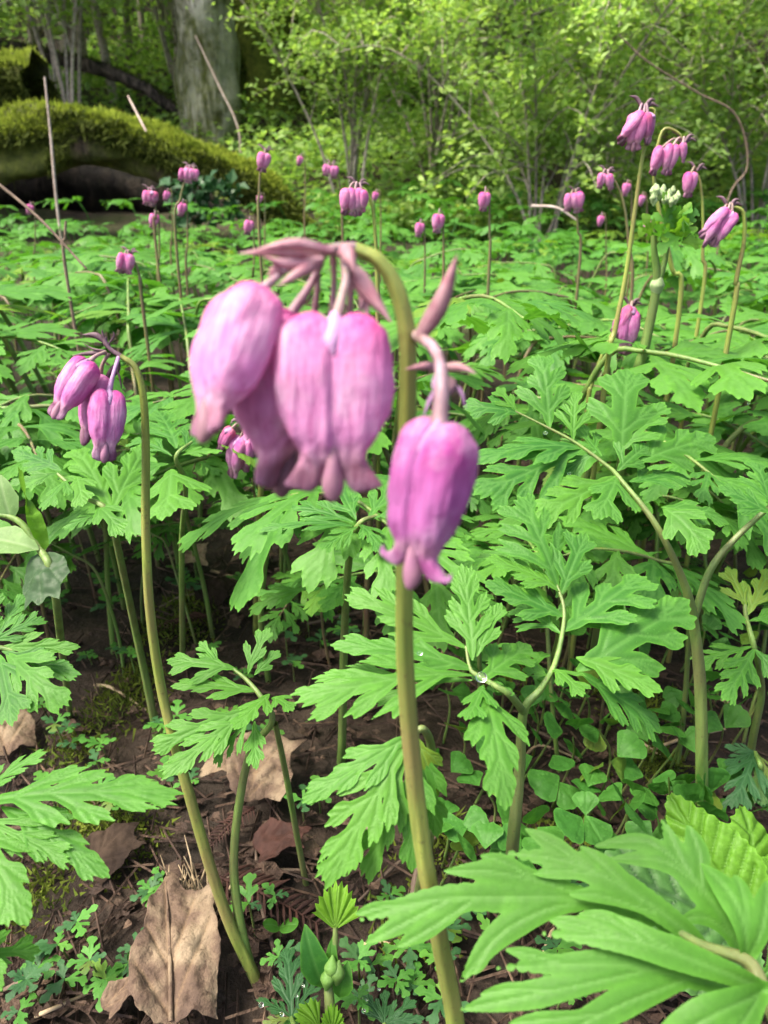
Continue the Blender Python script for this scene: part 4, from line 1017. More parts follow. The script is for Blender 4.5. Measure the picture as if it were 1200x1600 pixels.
def hero_flowers():
    # ---- the tall plant with the large blurred hearts
    ys = 0.112
    spts = [(716, 1700), (712, 1600), (690, 1480), (662, 1330), (646, 1200), (634, 1050), (632, 920), (634, 780), (637, 640), (638, 560), (634, 505), (618, 447), (590, 406), (553, 388)]
    S1 = [PY(u, v, ys) for u, v in spts]
    base = S1[0] + (S1[0] - S1[3]) * 1.0; base = Vector((base.x, ys, 0)); base.z = ground(base.x, base.y)
    pl = thing('bleeding_heart_plant', 'tall bleeding heart with large blurred pink heart flowers on a thick arched stem', 'flower', base)
    st = tube_obj('flower_stem', [base - Vector((0, 0, .005))] + S1, [0.0026, 0.0024, 0.00215, 0.0020, 0.0018, 0.0017, 0.0016, 0.00148, 0.0014, 0.00135, 0.00132, 0.0013, 0.0012, 0.00105, 0.0009], MAT['stem'], pl, n=110, seg=30, ribs=0.06)
    tip = [PY(553, 388, ys), PY(520, 390, 0.110), PY(478, 402, 0.107), PY(440, 425, 0.105)]
    tube_obj('flower_stem', tip, [0.0009, 0.0008, 0.0007, 0.00055], MAT['stem_mauve'], pl, n=30, seg=12)
    D = 0.098
    add_flower(pl, 'big', P(522, 487, D), P(520, 785, D + 0.004), 0.05, ped=[PY(535, 392, 0.110), P(540, 440, D + 0.002)], prad=0.0006, wide=0.91)
    add_flower(pl, 'big2', P(446, 484, D + 0.010), P(440, 778, D + 0.012), 1.15, ped=[PY(505, 396, 0.110), P(488, 440, D + 0.008)], prad=0.0006)
    add_flower(pl, 'big2', P(394, 452, D + 0.002), P(314, 694, D - 0.002), -0.95, ped=[PY(445, 420, 0.106), P(424, 440, D + 0.002)], prad=0.0006, wide=0.89)
    add_flower(pl, 'mauve', P(690, 655, D - 0.001), P(640, 922, D + 0.004), -0.8, ped=[PY(648, 522, ys), P(678, 545, D + 0.004), P(690, 590, D)], prad=0.00085, wide=0.84)
    # short hidden buds behind the heart, hanging from the arch
    for (u, v, u2, v2) in [(548, 395, 545, 500), (520, 395, 518, 490), (495, 400, 492, 488)]:
        tube_obj('flower_stem', [PY(u, v, 0.111), PY((u + u2) / 2 + 3, (v + v2) / 2, 0.112), PY(u2, v2, 0.113)], [0.00045, 0.0004, 0.0005], MAT['stem_mauve'], pl, n=12, seg=8)
    for a, m_, b, wd in [((500, 398), (445, 392), (372, 396), 0.0008), ((505, 405), (450, 412), (410, 400), 0.0007), ((520, 392), (460, 380), (395, 392), 0.0007), ((470, 405), (440, 415), (418, 432), 0.0011), ((500, 410), (470, 425), (432, 448), 0.0008),
                         ((552, 418), (575, 455), (612, 505), 0.0012), ((555, 425), (570, 465), (575, 520), 0.0006), ((548, 430), (565, 460), (560, 500), 0.0006), ((530, 390), (545, 400), (555, 428), 0.0011),
                         ((655, 528), (690, 470), (715, 396), 0.0013), ((690, 575), (665, 572), (632, 577), 0.0006), ((690, 575), (718, 574), (745, 584), 0.0007), ((690, 600), (718, 610), (728, 640), 0.0004), ((686, 602), (672, 625), (660, 655), 0.0004), ((690, 592), (700, 606), (684, 614), 0.0013)]:
        y0 = 0.108 if a[0] > 620 else 0.107
        bract(pl, PY(*a, y0), PY(*m_, y0 - 0.002), PY(*b, y0 - 0.003), wd, 'bract' if wd > 0.0005 else 'sepal')
    # the pale purple knuckle above the right flower
    V, F = tubeq([P(690, 572, D + .003), P(688, 600, D + .001), P(690, 625, D), P(690, 668, D)], [0.0006, 0.0012, 0.0008, 0.0011], n=20, seg=14)
    obj('flower_stem', V, F, MAT['sepal'], pl)

    # ---- the thin sharp plant at the left
    y0 = 0.215
    b2 = PG(405, 1538)
    pl2 = thing('bleeding_heart_plant', 'slender bleeding heart with three closed mauve flowers on a thin arched stem', 'flower', b2)
    def q(u, v, y=None): return PY(u, v, y0 if y is None else y)
    sp = [q(405, 1542, b2.y), q(350, 1420, 0.203), q(292, 1230, 0.208), (255, 1090), (235, 960), (228, 830), (228, 700), (224, 620), (212, 575), (188, 556)]
    sp = [p if isinstance(p, Vector) else q(*p) for p in sp]
    tube_obj('flower_stem', sp, [0.0024, 0.0022, 0.0019, 0.0017, 0.00155, 0.0014, 0.0012, 0.00105, 0.0009, 0.00075], MAT['stem'], pl2, n=90, seg=20, ribs=0.06)
    tube_obj('flower_stem', [q(188, 556), q(172, 545), q(162, 528)], [0.00075, 0.0006, 0.0004], MAT['bract_dark'], pl2, n=12, seg=8)
    D2 = 0.212
    add_flower(pl2, 'mid', P(170, 608, D2), P(162, 724, D2), 0.55, ped=[q(186, 556), P(177, 585, D2)], prad=0.0006, pmat='sepal')
    add_flower(pl2, 'mid2', P(158, 585, D2 + .006), P(130, 697, D2 + .006), -0.9, ped=[q(170, 552), P(160, 570, D2 + .004)], prad=0.0006, pmat='stem_mauve')
    add_flower(pl2, 'mid2', P(140, 562, D2 - .002), P(82, 655, D2 - .004), -0.2, ped=[q(165, 550), P(150, 556, D2)], prad=0.0006, pmat='stem_mauve')
    for a, m_, b, wd in [((165, 552), (140, 552), (112, 556), .0007), ((165, 548), (145, 545), (128, 535), .0003), ((165, 535), (150, 524), (128, 523), .0009), ((163, 530), (160, 520), (160, 514), .0003), ((168, 540), (178, 525), (176, 517), .0003), ((180, 565), (188, 595), (190, 610), .0003), ((178, 570), (168, 590), (172, 610), .0006), ((150, 556), (130, 565), (105, 580), .0003), ((172, 545), (165, 535), (166, 525), .0008), ((182, 560), (184, 575), (178, 590), .0008)]:
        bract(pl2, q(*a), q(*m_), q(*b), wd, 'bract_dark')

    # ---- small dark pink cluster behind the hearts
    b3 = PG(400, 985)
    pl3 = thing('bleeding_heart_plant', 'small cluster of dark pink flowers half hidden below the large hearts', 'flower', b3)
    y3 = 0.40
    tube_obj('flower_stem', [PG(400, 990), PY(402, 860, .42), PY(408, 760, y3), PY(410, 680, y3), PY(395, 655, y3), PY(378, 662, y3)], [0.0022, 0.0020, 0.0018, 0.0014, 0.001, 0.0007], MAT['stem'], pl3, n=40, seg=10)
    for (tu, tv, bu, bv, k) in [(362, 668, 340, 708, 'wilt'), (375, 682, 362, 748, 'mid2'), (388, 680, 382, 738, 'mid'), (400, 650, 396, 725, 'mid2')]:
        add_flower(pl3, k, PY(tu, tv, y3), PY(bu, bv, y3), -0.6, ped=[PY(384, 660, y3), PY((tu + 384) / 2, tv - 8, y3)], prad=0.0006, wide=1.25 if k == 'wilt' else 1)
    for a, m_, b in [((378, 662), (370, 650), (388, 645)), ((380, 660), (366, 656), (360, 664)), ((384, 658), (392, 648), (384, 640))]:
        bract(pl3, PY(*a, y3), PY(*m_, y3), PY(*b, y3), 0.0009, 'bract_dark')
hero_flowers()

def far_flowers():
    """flower stems above the leaf carpet: list of (label, ground distance, stem foot pixel, stem path, flowers)"""
    L = [
     ('tall bleeding heart with two open pink hearts, its stem beside the green bud head', 0.40, [(945, 600), (960, 520), (978, 430), (992, 330), (1005, 240), (1022, 185), (1020, 170), (1005, 172)], [(1008, 178, 965, 226, .6, 'far', 1.0), (998, 176, 988, 238, -.3, 'far', 1.15), (1012, 175, 1012, 228, 1.0, 'wilt', 1.6)]),
     ('bleeding heart with a pink cluster leaning between the tall hearts and the single flower', 0.46, [(1060, 500), (1050, 420), (1030, 330), (1022, 270), (1035, 205), (1060, 208), (1068, 225)], [(1035, 228, 1018, 276, .5, 'far', .95), (1052, 224, 1040, 276, .1, 'far', 1.0), (1067, 222, 1068, 256, .8, 'far', .9)]),
     ('bleeding heart with a single deep pink flower behind the green bud head', 0.55, [(1095, 480), (1098, 400), (1098, 330), (1094, 285), (1088, 268)], [(1080, 268, 1074, 311, .3, 'far', 1.1)]),
     ('bleeding heart with nodding mauve flowers on a hooked stem beside the green bud head', 0.42, [(1140, 520), (1150, 440), (1162, 380), (1162, 335), (1150, 324), (1138, 326)], [(1140, 328, 1092, 372, .3, 'mid2', .95), (1146, 330, 1110, 386, -.4, 'mid2', 1.0), (1128, 334, 1098, 388, .9, 'mid2', .9)]),
     ('wilting bleeding heart with one crumpled red-pink flower above the ferny leaves', 0.44, [(915, 660), (925, 600), (945, 545), (968, 500), (985, 480)], [(988, 478, 965, 530, .5, 'wilt', 1.4), (985, 484, 976, 556, -.2, 'mid', 1.0), (975, 490, 955, 520, .3, 'wilt', 1.4)]),
     ('bleeding heart with a small loose pair of pink flowers on a slanting stem', 0.62, [(985, 480), (982, 380), (975, 320), (962, 285), (948, 272)], [(942, 270, 936, 296, .2, 'far', 1.1), (950, 272, 955, 298, .3, 'far', 1.1)]),
     ('bleeding heart with a pink cluster above the pale fallen twig', 0.75, [(905, 420), (903, 360), (900, 320), (898, 302)], [(892, 302, 886, 332, .2, 'far', 1.2), (900, 300, 904, 334, -.1, 'far', 1.3)]),
     ('bleeding heart with a round pink cluster over a thin pale stem beside it', 0.50, [(590, 470), (588, 400), (583, 330), (572, 298), (560, 293)], [(545, 294, 538, 338, .9, 'far', 1.2), (555, 293, 555, 340, .1, 'far', 1.25), (565, 296, 566, 334, -.9, 'far', 1.2)]),
     ('bleeding heart with dark pink hanging flower low in the leaf carpet by the arching twig', 0.62, [(222, 470), (222, 450), (214, 418), (204, 398)], [(195, 396, 186, 428, .5, 'far', 1.1), (200, 396, 200, 430, -.4, 'far', 1.2)]),
     ('bleeding heart with paired pink flowers before the log hollow', 0.80, [(275, 380), (282, 310), (292, 275), (298, 264)], [(288, 264, 282, 284, .3, 'far', 1.3), (296, 262, 294, 288, .1, 'far', 1.3), (304, 264, 306, 284, .1, 'far', 1.3)]),
     ('bleeding heart with one plump mauve flower at the sloping end of the mossy log', 0.72, [(406, 380), (405, 300), (408, 260), (416, 238)], [(414, 238, 408, 270, .3, 'far', 1.35)]),
     ('bleeding heart with two pale pink flowers at the foot of the lime shrub', 0.95, [(535, 360), (532, 300), (526, 266), (518, 258)], [(512, 257, 508, 276, .1, 'far', 1.4), (522, 259, 522, 280, .1, 'far', 1.4)]),
     ('bleeding heart with dusky flower cluster before the dark log hollow', 0.85, [(243, 380), (244, 340), (240, 305), (234, 298)], [(232, 298, 228, 322, .3, 'far', 1.3), (238, 298, 238, 324, .1, 'wilt', 2.2)]),
    ]
    one = 'bleeding heart stem with one small pink bud-like flower above the far leaves'
    for (u, v, sz, y) in [(262, 307, 16, 1.2), (286, 328, 22, .95), (242, 346, 24, .9), (390, 356, 24, .9), (758, 316, 32, .7), (657, 360, 24, .9), (686, 350, 32, .72), (980, 297, 22, 1.0), (1004, 314, 18, 1.1), (940, 346, 18, 1.1), (588, 308, 16, 1.2), (470, 252, 16, 1.3), (48, 328, 16, 1.2), (407, 312, 14, 1.35), (1013, 356, 20, 1.0)]:
        L.append((one, y, [(u + 6, v + 110), (u + 7, v + 50), (u + 6, v - sz * .4), (u + 1, v - sz * .62)], [(u, v - sz * .5, u - 4, v + sz * .5, .4, 'far', 1.25)]))
    for lb, y, path, fl in L:
        f0 = PY(*path[0], y); b = Vector((f0.x, y, ground(f0.x, y)))
        pl = thing('bleeding_heart_plant', lb, 'flower', b, 'single far flowers above the leaf carpet' if lb == one else None)
        pp = [b - Vector((0, 0, .005))] + [PY(u, v, y) for u, v in path]
        tube_obj('flower_stem', pp, [0.0017, 0.0015, 0.0012, 0.001, 0.0008, 0.0005], MAT['stem_brown' if y > 0.6 else 'stem'], pl, n=36, seg=8)
        top = pp[-1]
        for (tu, tv, bu, bv, tr, k, wd) in fl:
            T = PY(tu, tv, y - 0.003)
            add_flower(pl, k, T, PY(bu, bv, y - 0.003), tr, ped=[top, (top + T) / 2 + Vector((0, 0, 0.003))], prad=0.0006, wide=wd)
        if lb != one:
            for k in range(3):
                e = top + Vector((random.Random(k).uniform(-.01, .008), 0, random.Random(k + 5).uniform(-.002, .008)))
                bract(pl, top, (top + e) / 2 + Vector((0, 0, .002)), e, 0.0009, 'bract_dark')
far_flowers()
#@@PART3
# ------------------------------------------------------------------ other plants and the forest floor
def poly_sheet(poly, h, relief=0.0, seed=0, veins=None):
    """sheet with the given outline (unit coordinates) as a triangle mesh with vein/edge attributes"""
    poly = np.array(poly, float); q = np.roll(poly, -1, 0)
    def fn(p):
        d = np.full(len(p), 1e9); ins = np.zeros(len(p), bool)
        for a, b in zip(poly, q):
            e = b - a; w_ = p - a; t = np.clip((w_ @ e) / max(1e-12, e @ e), 0, 1)
            d = np.minimum(d, ((w_ - t[:, None] * e) ** 2).sum(1))
            c = ((a[1] <= p[:, 1]) & (b[1] > p[:, 1])) | ((b[1] <= p[:, 1]) & (a[1] > p[:, 1]))
            with np.errstate(divide='ignore', invalid='ignore'):
                xi = a[0] + (p[:, 1] - a[1]) / (b[1] - a[1] if b[1] != a[1] else 1e-9) * e[0]
            ins ^= c & (p[:, 0] < xi)
        return np.where(ins, -1, 1) * np.sqrt(d)
    mn, mx = poly.min(0) - 2 * h, poly.max(0) + 2 * h
    p, T = march(fn, mn[0], mx[0], mn[1], mx[1], h)
    s = fn(p); o = Sheet(); o.p = p; o.T = T
    vd = np.full(len(p), 9.0)
    for a, b, k in (veins or []):
        a, b = np.array(a), np.array(b); e = b - a; w_ = p - a; t = np.clip((w_ @ e) / (e @ e), 0, 1)
        vd = np.minimum(vd, np.sqrt(((w_ - t[:, None] * e) ** 2).sum(1)) * k)
    o.vein = np.exp(-(vd / 0.014) ** 2); o.edge = np.exp(-np.maximum(-s, 0) / 0.012)
    o.z = np.array([mnoise.noise((a * 3 + seed, b * 3, seed)) * relief + 0.3 * relief * mnoise.noise((a * 9, b * 9, seed)) for a, b in p]) - 0.02 * np.exp(-(vd / 0.03) ** 2)
    return o
def serrate(pts, teeth, amp):
    """outline through pts (closed at the base), with saw teeth"""
    sm = smooth_path([Vector((a, b, 0)) for a, b in pts], teeth * 2 + 1)
    out = []
    for i, p in enumerate(sm):
        t = (sm[min(i + 1, len(sm) - 1)] - sm[max(0, i - 1)]).normalized(); n = Vector((t.y, -t.x, 0))
        k = amp if i % 2 == 0 else -amp * 0.6
        out.append((p.x - n.x * k, p.y - n.y * k))
    return out
def place_sheet(name, sh, B, T, N, mat, parent, wd=1.0, arch=0.1, cup=0.3, roll=0.0):
    fs, fa, fn = frame(B, T, N, roll)
    v = bend(sh, wd, arch, 0.0, cup)
    W = v @ np.array([tuple(fs), tuple(fa), tuple(fn)]) + np.array(tuple(B))
    return obj(name, W, sh.T, MAT[mat], parent, None, True, {'vein': sh.vein, 'edge': sh.edge})
UP = Vector((0, 0, 1))
TOCAM = Vector((0, -1, 0.6)).normalized()

def round_leaf_plants():
    """low plants with rounded three-lobed leaflets at the right"""
    st = []
    lobes = []
    for q in range(5):
        rg = random.Random(60 + q)
        def mk():
            out = [(0.0, 0.0)]
            for k in range(21):
                a = -1.28 + 2.56 * k / 20
                r = 0.42 + 0.09 * abs(math.sin(a * 2.2)) + (0.05 if abs(a) < 0.35 else 0) + rg.uniform(-0.015, 0.015)
                out.append((math.sin(a) * r * 1.12, 0.36 + math.cos(a) * r))
            return out[::-1]
        lobes.append(poly_sheet(mk(), 0.05, 0.05, q, [((0, 0), (0, 0.85), 1), ((0, 0.02), (0.33, 0.6), 1.5), ((0, 0.02), (-0.33, 0.6), 1.5)]))
    rr = random.Random(61)
    nodes = [(895, 1152, [(862, 1135, 40), (905, 1130, 36), (893, 1170, 36)]), (955, 1190, [(925, 1205, 50), (985, 1165, 46), (968, 1200, 40)]), (1015, 1165, [(1030, 1165, 46), (1000, 1140, 36)]), (870, 1215, [(850, 1225, 50), (890, 1245, 42)]), (985, 1250, [(970, 1265, 44), (1010, 1262, 40), (990, 1228, 30)]),
             (915, 1275, [(890, 1290, 50), (930, 1300, 46), (915, 1252, 34)]), (1110, 1240, [(1115, 1215, 42), (1095, 1255, 44), (1140, 1205, 40)]), (1165, 1275, [(1185, 1268, 48), (1150, 1300, 40)]), (1045, 1215, [(1060, 1235, 34), (1030, 1230, 30)]), (1130, 1140, [(1150, 1120, 40), (1110, 1130, 34)]),
             (1000, 1320, [(1040, 1310, 50), (985, 1340, 44)]), (860, 1310, [(840, 1330, 46), (880, 1340, 40)]), (775, 1180, [(790, 1195, 38), (760, 1165, 34)]), (730, 900, [(745, 880, 26), (715, 890, 26), (735, 915, 26)]), (775, 930, [(790, 915, 26), (762, 940, 26)]), (800, 905, [(815, 890, 24), (790, 880, 24), (818, 918, 24)]), (1000, 920, [(985, 900, 26), (1018, 905, 28)]), (935, 1140, [(950, 1120, 34), (930, 1160, 30)])]
    rx = random.Random(71)
    for k in range(64):
        u, v = rx.uniform(690, 1195), rx.uniform(880, 1340)
        sz = 22 + (v - 860) * 0.045
        nodes.append((u, v, [(u + rx.uniform(-1, 1) * sz, v + rx.uniform(-.8, .8) * sz, sz) for _ in range(3)]))
    for i, (u, v, lf) in enumerate(nodes):
        h = 0.035 + 0.02 * rr.random() if v > 1000 else 0.06
        r = ray(u, v); d = (CAM_H - h) / -r.z; c = P(u, v, d)
        b = Vector((c.x + rr.uniform(-.01, .01), c.y + rr.uniform(0, .015), 0)); b.z = ground(b.x, b.y)
        t = thing('rounded_leaf_plant', 'low plant with rounded clover-like green leaflets growing between ferny stalks', 'plant', b, 'rounded-leaf plants on the floor at the thick stalk')
        s = tube_obj('leaf_stalk', [b - UP * .003, (b + c) / 2 + Vector((.003, 0, .004)), c], [0.0008, 0.0006, 0.0004], MAT['stem_green'], t, n=10, seg=6)
        for (lu, lv, sz) in lf:
            k = P(lu, lv, d * (1 + rr.uniform(-.04, .04)))
            dr = (k - c); dr = dr.normalized() if dr.length > 1e-6 else Vector((1, 0, 0))
            L = sz / FPX * d * 1.25
            N = Vector((rr.uniform(-.3, .3), rr.uniform(-.6, -.1), 1)).normalized()
            place_sheet('leaflet', lobes[rr.randrange(5)], k - dr * L * 0.5, k + dr * L * 0.5, N, 'leaf_round', s, 1.0, 0.1, rr.uniform(-.2, .3))
round_leaf_plants()

def herbs():
    # bramble leaves
    out = serrate([(0, 0), (0.25, 0.06), (0.44, 0.28), (0.40, 0.52), (0.22, 0.80), (0, 1.0), (-0.22, 0.80), (-0.40, 0.52), (-0.44, 0.28), (-0.25, 0.06), (0, 0)], 34, 0.016)
    vn = [((0, 0), (0, 0.97), 0.8)]
    for k in range(6):
        y = 0.08 + 0.13 * k
        for sd in (-1, 1): vn.append(((0, y), (sd * (0.42 - 0.05 * abs(k - 1.5)), y + 0.22), 1.1))
    sh = poly_sheet(out, 0.018, 0.03, 3, vn)
    sh.z += 0.004 * np.sin(sh.p[:, 1] * 46 - np.abs(sh.p[:, 0]) * 30) + 0.004 * np.sin(sh.p[:, 0] * 60) * np.sin(sh.p[:, 1] * 60)
    b = PG(1230, 1560)
    t = thing('bramble_plant', 'bramble with crinkled saw-edged lime leaves behind the big blurred leaf', 'plant', b)
    d = 0.235
    n0 = P(1215, 1470, d)
    s = tube_obj('leaf_stalk', [b, P(1240, 1530, d), n0, P(1190, 1420, d)], [0.0022, 0.002, 0.0016, 0.001], MAT['stem_green'], t, n=24, seg=10)
    place_sheet('leaflet', sh, P(1175, 1440, d), P(1045, 1240, d + .02), (TOCAM + UP * .3).normalized(), 'leaf_bramble', s, 0.72, 0.15, 0.9, -0.5)
    place_sheet('leaflet', sh, P(1195, 1445, d), P(1160, 1258, d + .02), TOCAM, 'leaf_bramble', s, 0.95, 0.1, 0.5, 0.25)
    place_sheet('leaflet', sh, P(1215, 1460, d), P(1270, 1300, d + .01), TOCAM, 'leaf_bramble', s, 0.9, 0.1, 0.5)
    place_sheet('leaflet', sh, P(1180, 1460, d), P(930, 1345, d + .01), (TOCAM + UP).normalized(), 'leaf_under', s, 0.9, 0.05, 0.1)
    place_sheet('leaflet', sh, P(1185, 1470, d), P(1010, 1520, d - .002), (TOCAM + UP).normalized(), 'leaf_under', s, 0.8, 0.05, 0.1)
    # lime fan leaf with buds
    fan = []
    for k in range(23):
        a = -1.15 + 2.3 * k / 22; r = 0.95 if k % 2 == 0 else 0.80
        r *= 1 - 0.12 * abs(a)
        fan.append((math.sin(a) * r * 0.8, math.cos(a) * r))
    fan = [(0.0, -0.02)] + fan[::-1]
    sf = poly_sheet(fan, 0.022, 0.02, 5, [((0, 0), (math.sin(a) * .75, math.cos(a) * .95), 1.1) for a in (-1.0, -.62, -.3, 0, .3, .62, 1.0)])
    ang = np.arctan2(sf.p[:, 0], sf.p[:, 1] + 1e-6); sf.z += 0.05 * np.cos(ang * 19) * sf.p[:, 1]
    d = 0.262; b = PG(515, 1640)
    t = thing('bud_plant', 'young shoot with a pleated lime fan leaf and pointed green buds', 'plant', b)
    s = tube_obj('stem', [b, P(516, 1590, d), P(514, 1530, d), P(523, 1480, d), P(524, 1448, d)], [0.0020, 0.0019, 0.0017, 0.0012, 0.0008], MAT['stem_green'], t, n=30, seg=10)
    place_sheet('leaf', sf, P(524, 1452, d), P(530, 1368, d + .004), TOCAM, 'leaf_lime', t, 0.82, 0.2, -0.5)
    place_sheet('leaf', sf, P(500, 1610, d - .01), P(455, 1578, d - .012), UP, 'leaf_lime', t, 1.0, 0.2, -0.3)
    place_sheet('leaf', sf, P(520, 1610, d - .01), P(520, 1562, d - .01), TOCAM, 'leaf_lime', t, 0.7, 0.2, -0.3)
    sharp = poly_sheet([(0, 0), (.16, .2), (.22, .45), (.12, .8), (0, 1), (-.12, .8), (-.22, .45), (-.16, .2)], 0.035, 0.02, 2, [((0, 0), (0, 1), 1)])
    for (u, v, u2, v2, w_) in [(508, 1545, 476, 1442, 1.0), (516, 1530, 520, 1462, .8), (530, 1560, 545, 1500, 1.2), (505, 1540, 490, 1480, .9)]:
        place_sheet('leaf', sharp, P(u, v, d), P(u2, v2, d), TOCAM, 'leaf', t, w_, 0.25, -0.9)
    for (u, v) in [(518, 1512), (528, 1520), (512, 1528)]:
        V, F = tubeq([P(u - 2, v + 18, d - .003), P(u, v, d - .004), P(u + 2, v - 20, d - .003)], [0.0008, 0.0028, 0.0003], n=12, seg=10)
        obj('bud', V, F, MAT['lime_bud'], t)
    # curled pale leaf at the left edge
    d = 0.255; b = PG(110, 1120)
    t = thing('curled_leaf_plant', 'pale twisted leaf and limp grey-green leaf on a hooked stalk', 'plant', b)
    s = tube_obj('leaf_stalk', [b, P(95, 1000, .30), P(82, 900, d), P(62, 858, d), P(30, 815, d), P(-10, 805, d), P(-50, 830, d)], [0.0016, 0.0015, 0.0014, 0.0013, 0.0011, 0.001, 0.0008], MAT['stem_green'], t, n=44, seg=10)
    path = smooth_path([P(72, 858, d), P(55, 815, d - .002), P(40, 780, d + .002), P(32, 735, d)], 30)
    V = []
    for i, p in enumerate(path):
        f = i / 29; ww = 0.0030 * math.sin(math.pi * (0.08 + 0.9 * f)) + 0.0004; tw = 0.3 + 2.6 * f
        for q in (-1, -.5, 0, .5, 1):
            V.append(p + Vector((math.cos(tw) * ww * q, math.sin(tw) * ww * q, abs(q) * 0.0008 + 0.0006 * math.sin(i * 1.3 + q))))
    F = np.array([(i * 5 + k, i * 5 + k + 1, i * 5 + k + 6, i * 5 + k + 5) for i in range(29) for k in range(4)])
    obj('leaf', [tuple(v) for v in V], F, MAT['leaf_lime'], s)
    wl = poly_sheet([(0, 0), (.2, .05), (.34, .3), (.36, .6), (.26, .8), (.30, .98), (.12, .88), (0.02, 1.02), (-.1, .86), (-.26, .96), (-.28, .7), (-.38, .5), (-.3, .2), (-.12, .03)], 0.03, 0.10, 6, [((0, 0), (0, .95), 1), ((0, .2), (.3, .7), 1.4), ((0, .2), (-.3, .7), 1.4)])
    place_sheet('leaf', wl, P(72, 862, d), P(62, 945, d - .012), TOCAM, 'leaf_grey', s, 1.15, 0.1, 0.6, 0.2)
    place_sheet('leaf', sharp, P(62, 858, d - .002), P(-40, 838, d), (UP + TOCAM).normalized(), 'leaf_pale', s, 1.1, 0.15, -0.6)
    place_sheet('leaf', sharp, P(20, 815, d), P(0, 740, d), TOCAM, 'leaf_pale', s, 1.2, 0.15, 0.4)
    # green bud head on a thick stalk at the right
    y = 0.43; f0 = PY(975, 680, y); b = Vector((f0.x, y, ground(f0.x, y)))
    t = thing('bud_head_plant', 'thick pale green stalk topped by a crumpled leafy head with whitish buds', 'plant', b)
    tube_obj('stem', [b, PY(985, 640, y), PY(1008, 540, y), PY(1026, 445, y), PY(1022, 390, y), PY(1021, 350, y)], [0.0032, 0.0030, 0.0028, 0.0024, 0.0017, 0.0014], MAT['stem_green'], t, n=40, seg=12)
    tube_obj('stem', [PY(1026, 445, y), PY(1038, 410, y), PY(1044, 370, y)], [0.0022, 0.0016, 0.0012], MAT['stem_green'], t, n=16, seg=10)
    V, F = tubeq([PY(1026, 458, y), PY(1027, 445, y), PY(1030, 430, y)], [0.0026, 0.0042, 0.0016], n=12, seg=12); obj('stem_joint', V, F, MAT['white_bud'], t)
    rr = random.Random(3)
    for k in range(26):
        u, v = 1042 + rr.uniform(-24, 28), 352 + rr.uniform(-26, 20)
        B = PY(u, v + 8, y + rr.uniform(-.012, .012)); T = B + Vector((rr.uniform(-.6, .6), rr.uniform(-.7, .2), rr.uniform(-.3, 1))).normalized() * rr.uniform(.010, .020)
        place_sheet('leaf', TINY[rr.randrange(4)], B, T, Vector((rr.uniform(-.5, .5), -1, rr.uniform(0, .8))).normalized(), 'leaf_lime' if k % 2 else 'leaf_bright', t, 1.1, 0.2, rr.uniform(-1.5, 1.0))
    ico = []
    for k in range(24):
        c = PY(1038 + rr.uniform(-22, 22), 305 + rr.uniform(-9, 10) - 3 * math.sin(k), y + rr.uniform(-.01, .004))
        V, F = tubeq([c - UP * .0026, c, c + UP * .0026], [0.0006, 0.0018, 0.0005], n=9, seg=9)
        obj('bud', V, F, MAT['white_bud'], t)
    # tiny ground plants at the lower left
    tri = HERO[5]
    rr = random.Random(8)
    extra = [(rr.uniform(20, 700), 840 + 420 * rr.random()) for _ in range(44)] + [(rr.uniform(380, 900), rr.uniform(1380, 1600)) for _ in range(16)]
    for i, (u, v) in enumerate(extra + [(120, 1440), (90, 1475), (140, 1500), (100, 1530), (165, 1530), (210, 1480), (200, 1505), (60, 1510), (40, 1530), (255, 1378), (235, 1390), (560, 1500), (640, 1480), (690, 1500), (620, 1530), (700, 1450), (735, 1410), (870, 1480), (380, 905), (450, 940), (480, 960), (460, 905), (180, 880), (165, 905), (500, 1000), (445, 985), (690, 1560), (950, 1480), (560, 1560), (30, 1580)]):
        h = rr.uniform(.012, .03); r = ray(u, v); dd = (CAM_H - h) / -r.z; c = P(u, v, dd)
        b = Vector((c.x, c.y + .006, 0)); b.z = ground(b.x, b.y)
        t = thing('ground_seedling', 'tiny seedling with small divided leaves growing in the leaf litter', 'seedling', b, 'tiny seedlings in the leaf litter')
        s = tube_obj('stem', [b - UP * .003, (b + c) / 2, c], [0.0006, 0.0005, 0.0003], MAT['stem_green'], t, n=8, seg=5)
        n = rr.randint(3, 5); a0 = rr.uniform(0, 6)
        for k in range(n):
            a = a0 + 6.283 * k / n; L = rr.uniform(.006, .012) * (1.4 if v < 1000 else 1)
            T = c + Vector((math.cos(a), math.sin(a), rr.uniform(-.2, .4))) * L
            place_sheet('leaf', TINY[rr.randrange(4)], c, T, UP, rr.choice(['leaf_round', 'leaf', 'leaf_dark']), t, 1.25, 0.1, 0.2)
    # round-leaf pairs of a sprout
    b = PG(440, 1478)
    t = thing('sprout', 'tiny sprout with two round bright seed leaves beside the red-brown frond', 'seedling', b)
    tube_obj('stem', [b - UP * .002, b + UP * .012], [0.0006, 0.0004], MAT['stem_green'], t, n=5, seg=6)
    rl = poly_sheet([(math.sin(a) * .42, .5 - math.cos(a) * .5) for a in np.linspace(0, 6.283, 22)[:-1]], 0.07, 0.03, 1, [((0, 0), (0, .9), 1)])
    for (u, v) in [(440, 1476), (462, 1463)]:
        k = P(u, v, PGd(450, 1478) - .012); place_sheet('leaf', rl, b + UP * .012, b + UP * .013 + (k - b) * 0.0 + Vector(((u - 450) / 1500, -.002, 0.003)), UP, 'leaf_bright', t, 1.0, 0.1, 0.2)
MIDS = MIDL
herbs()

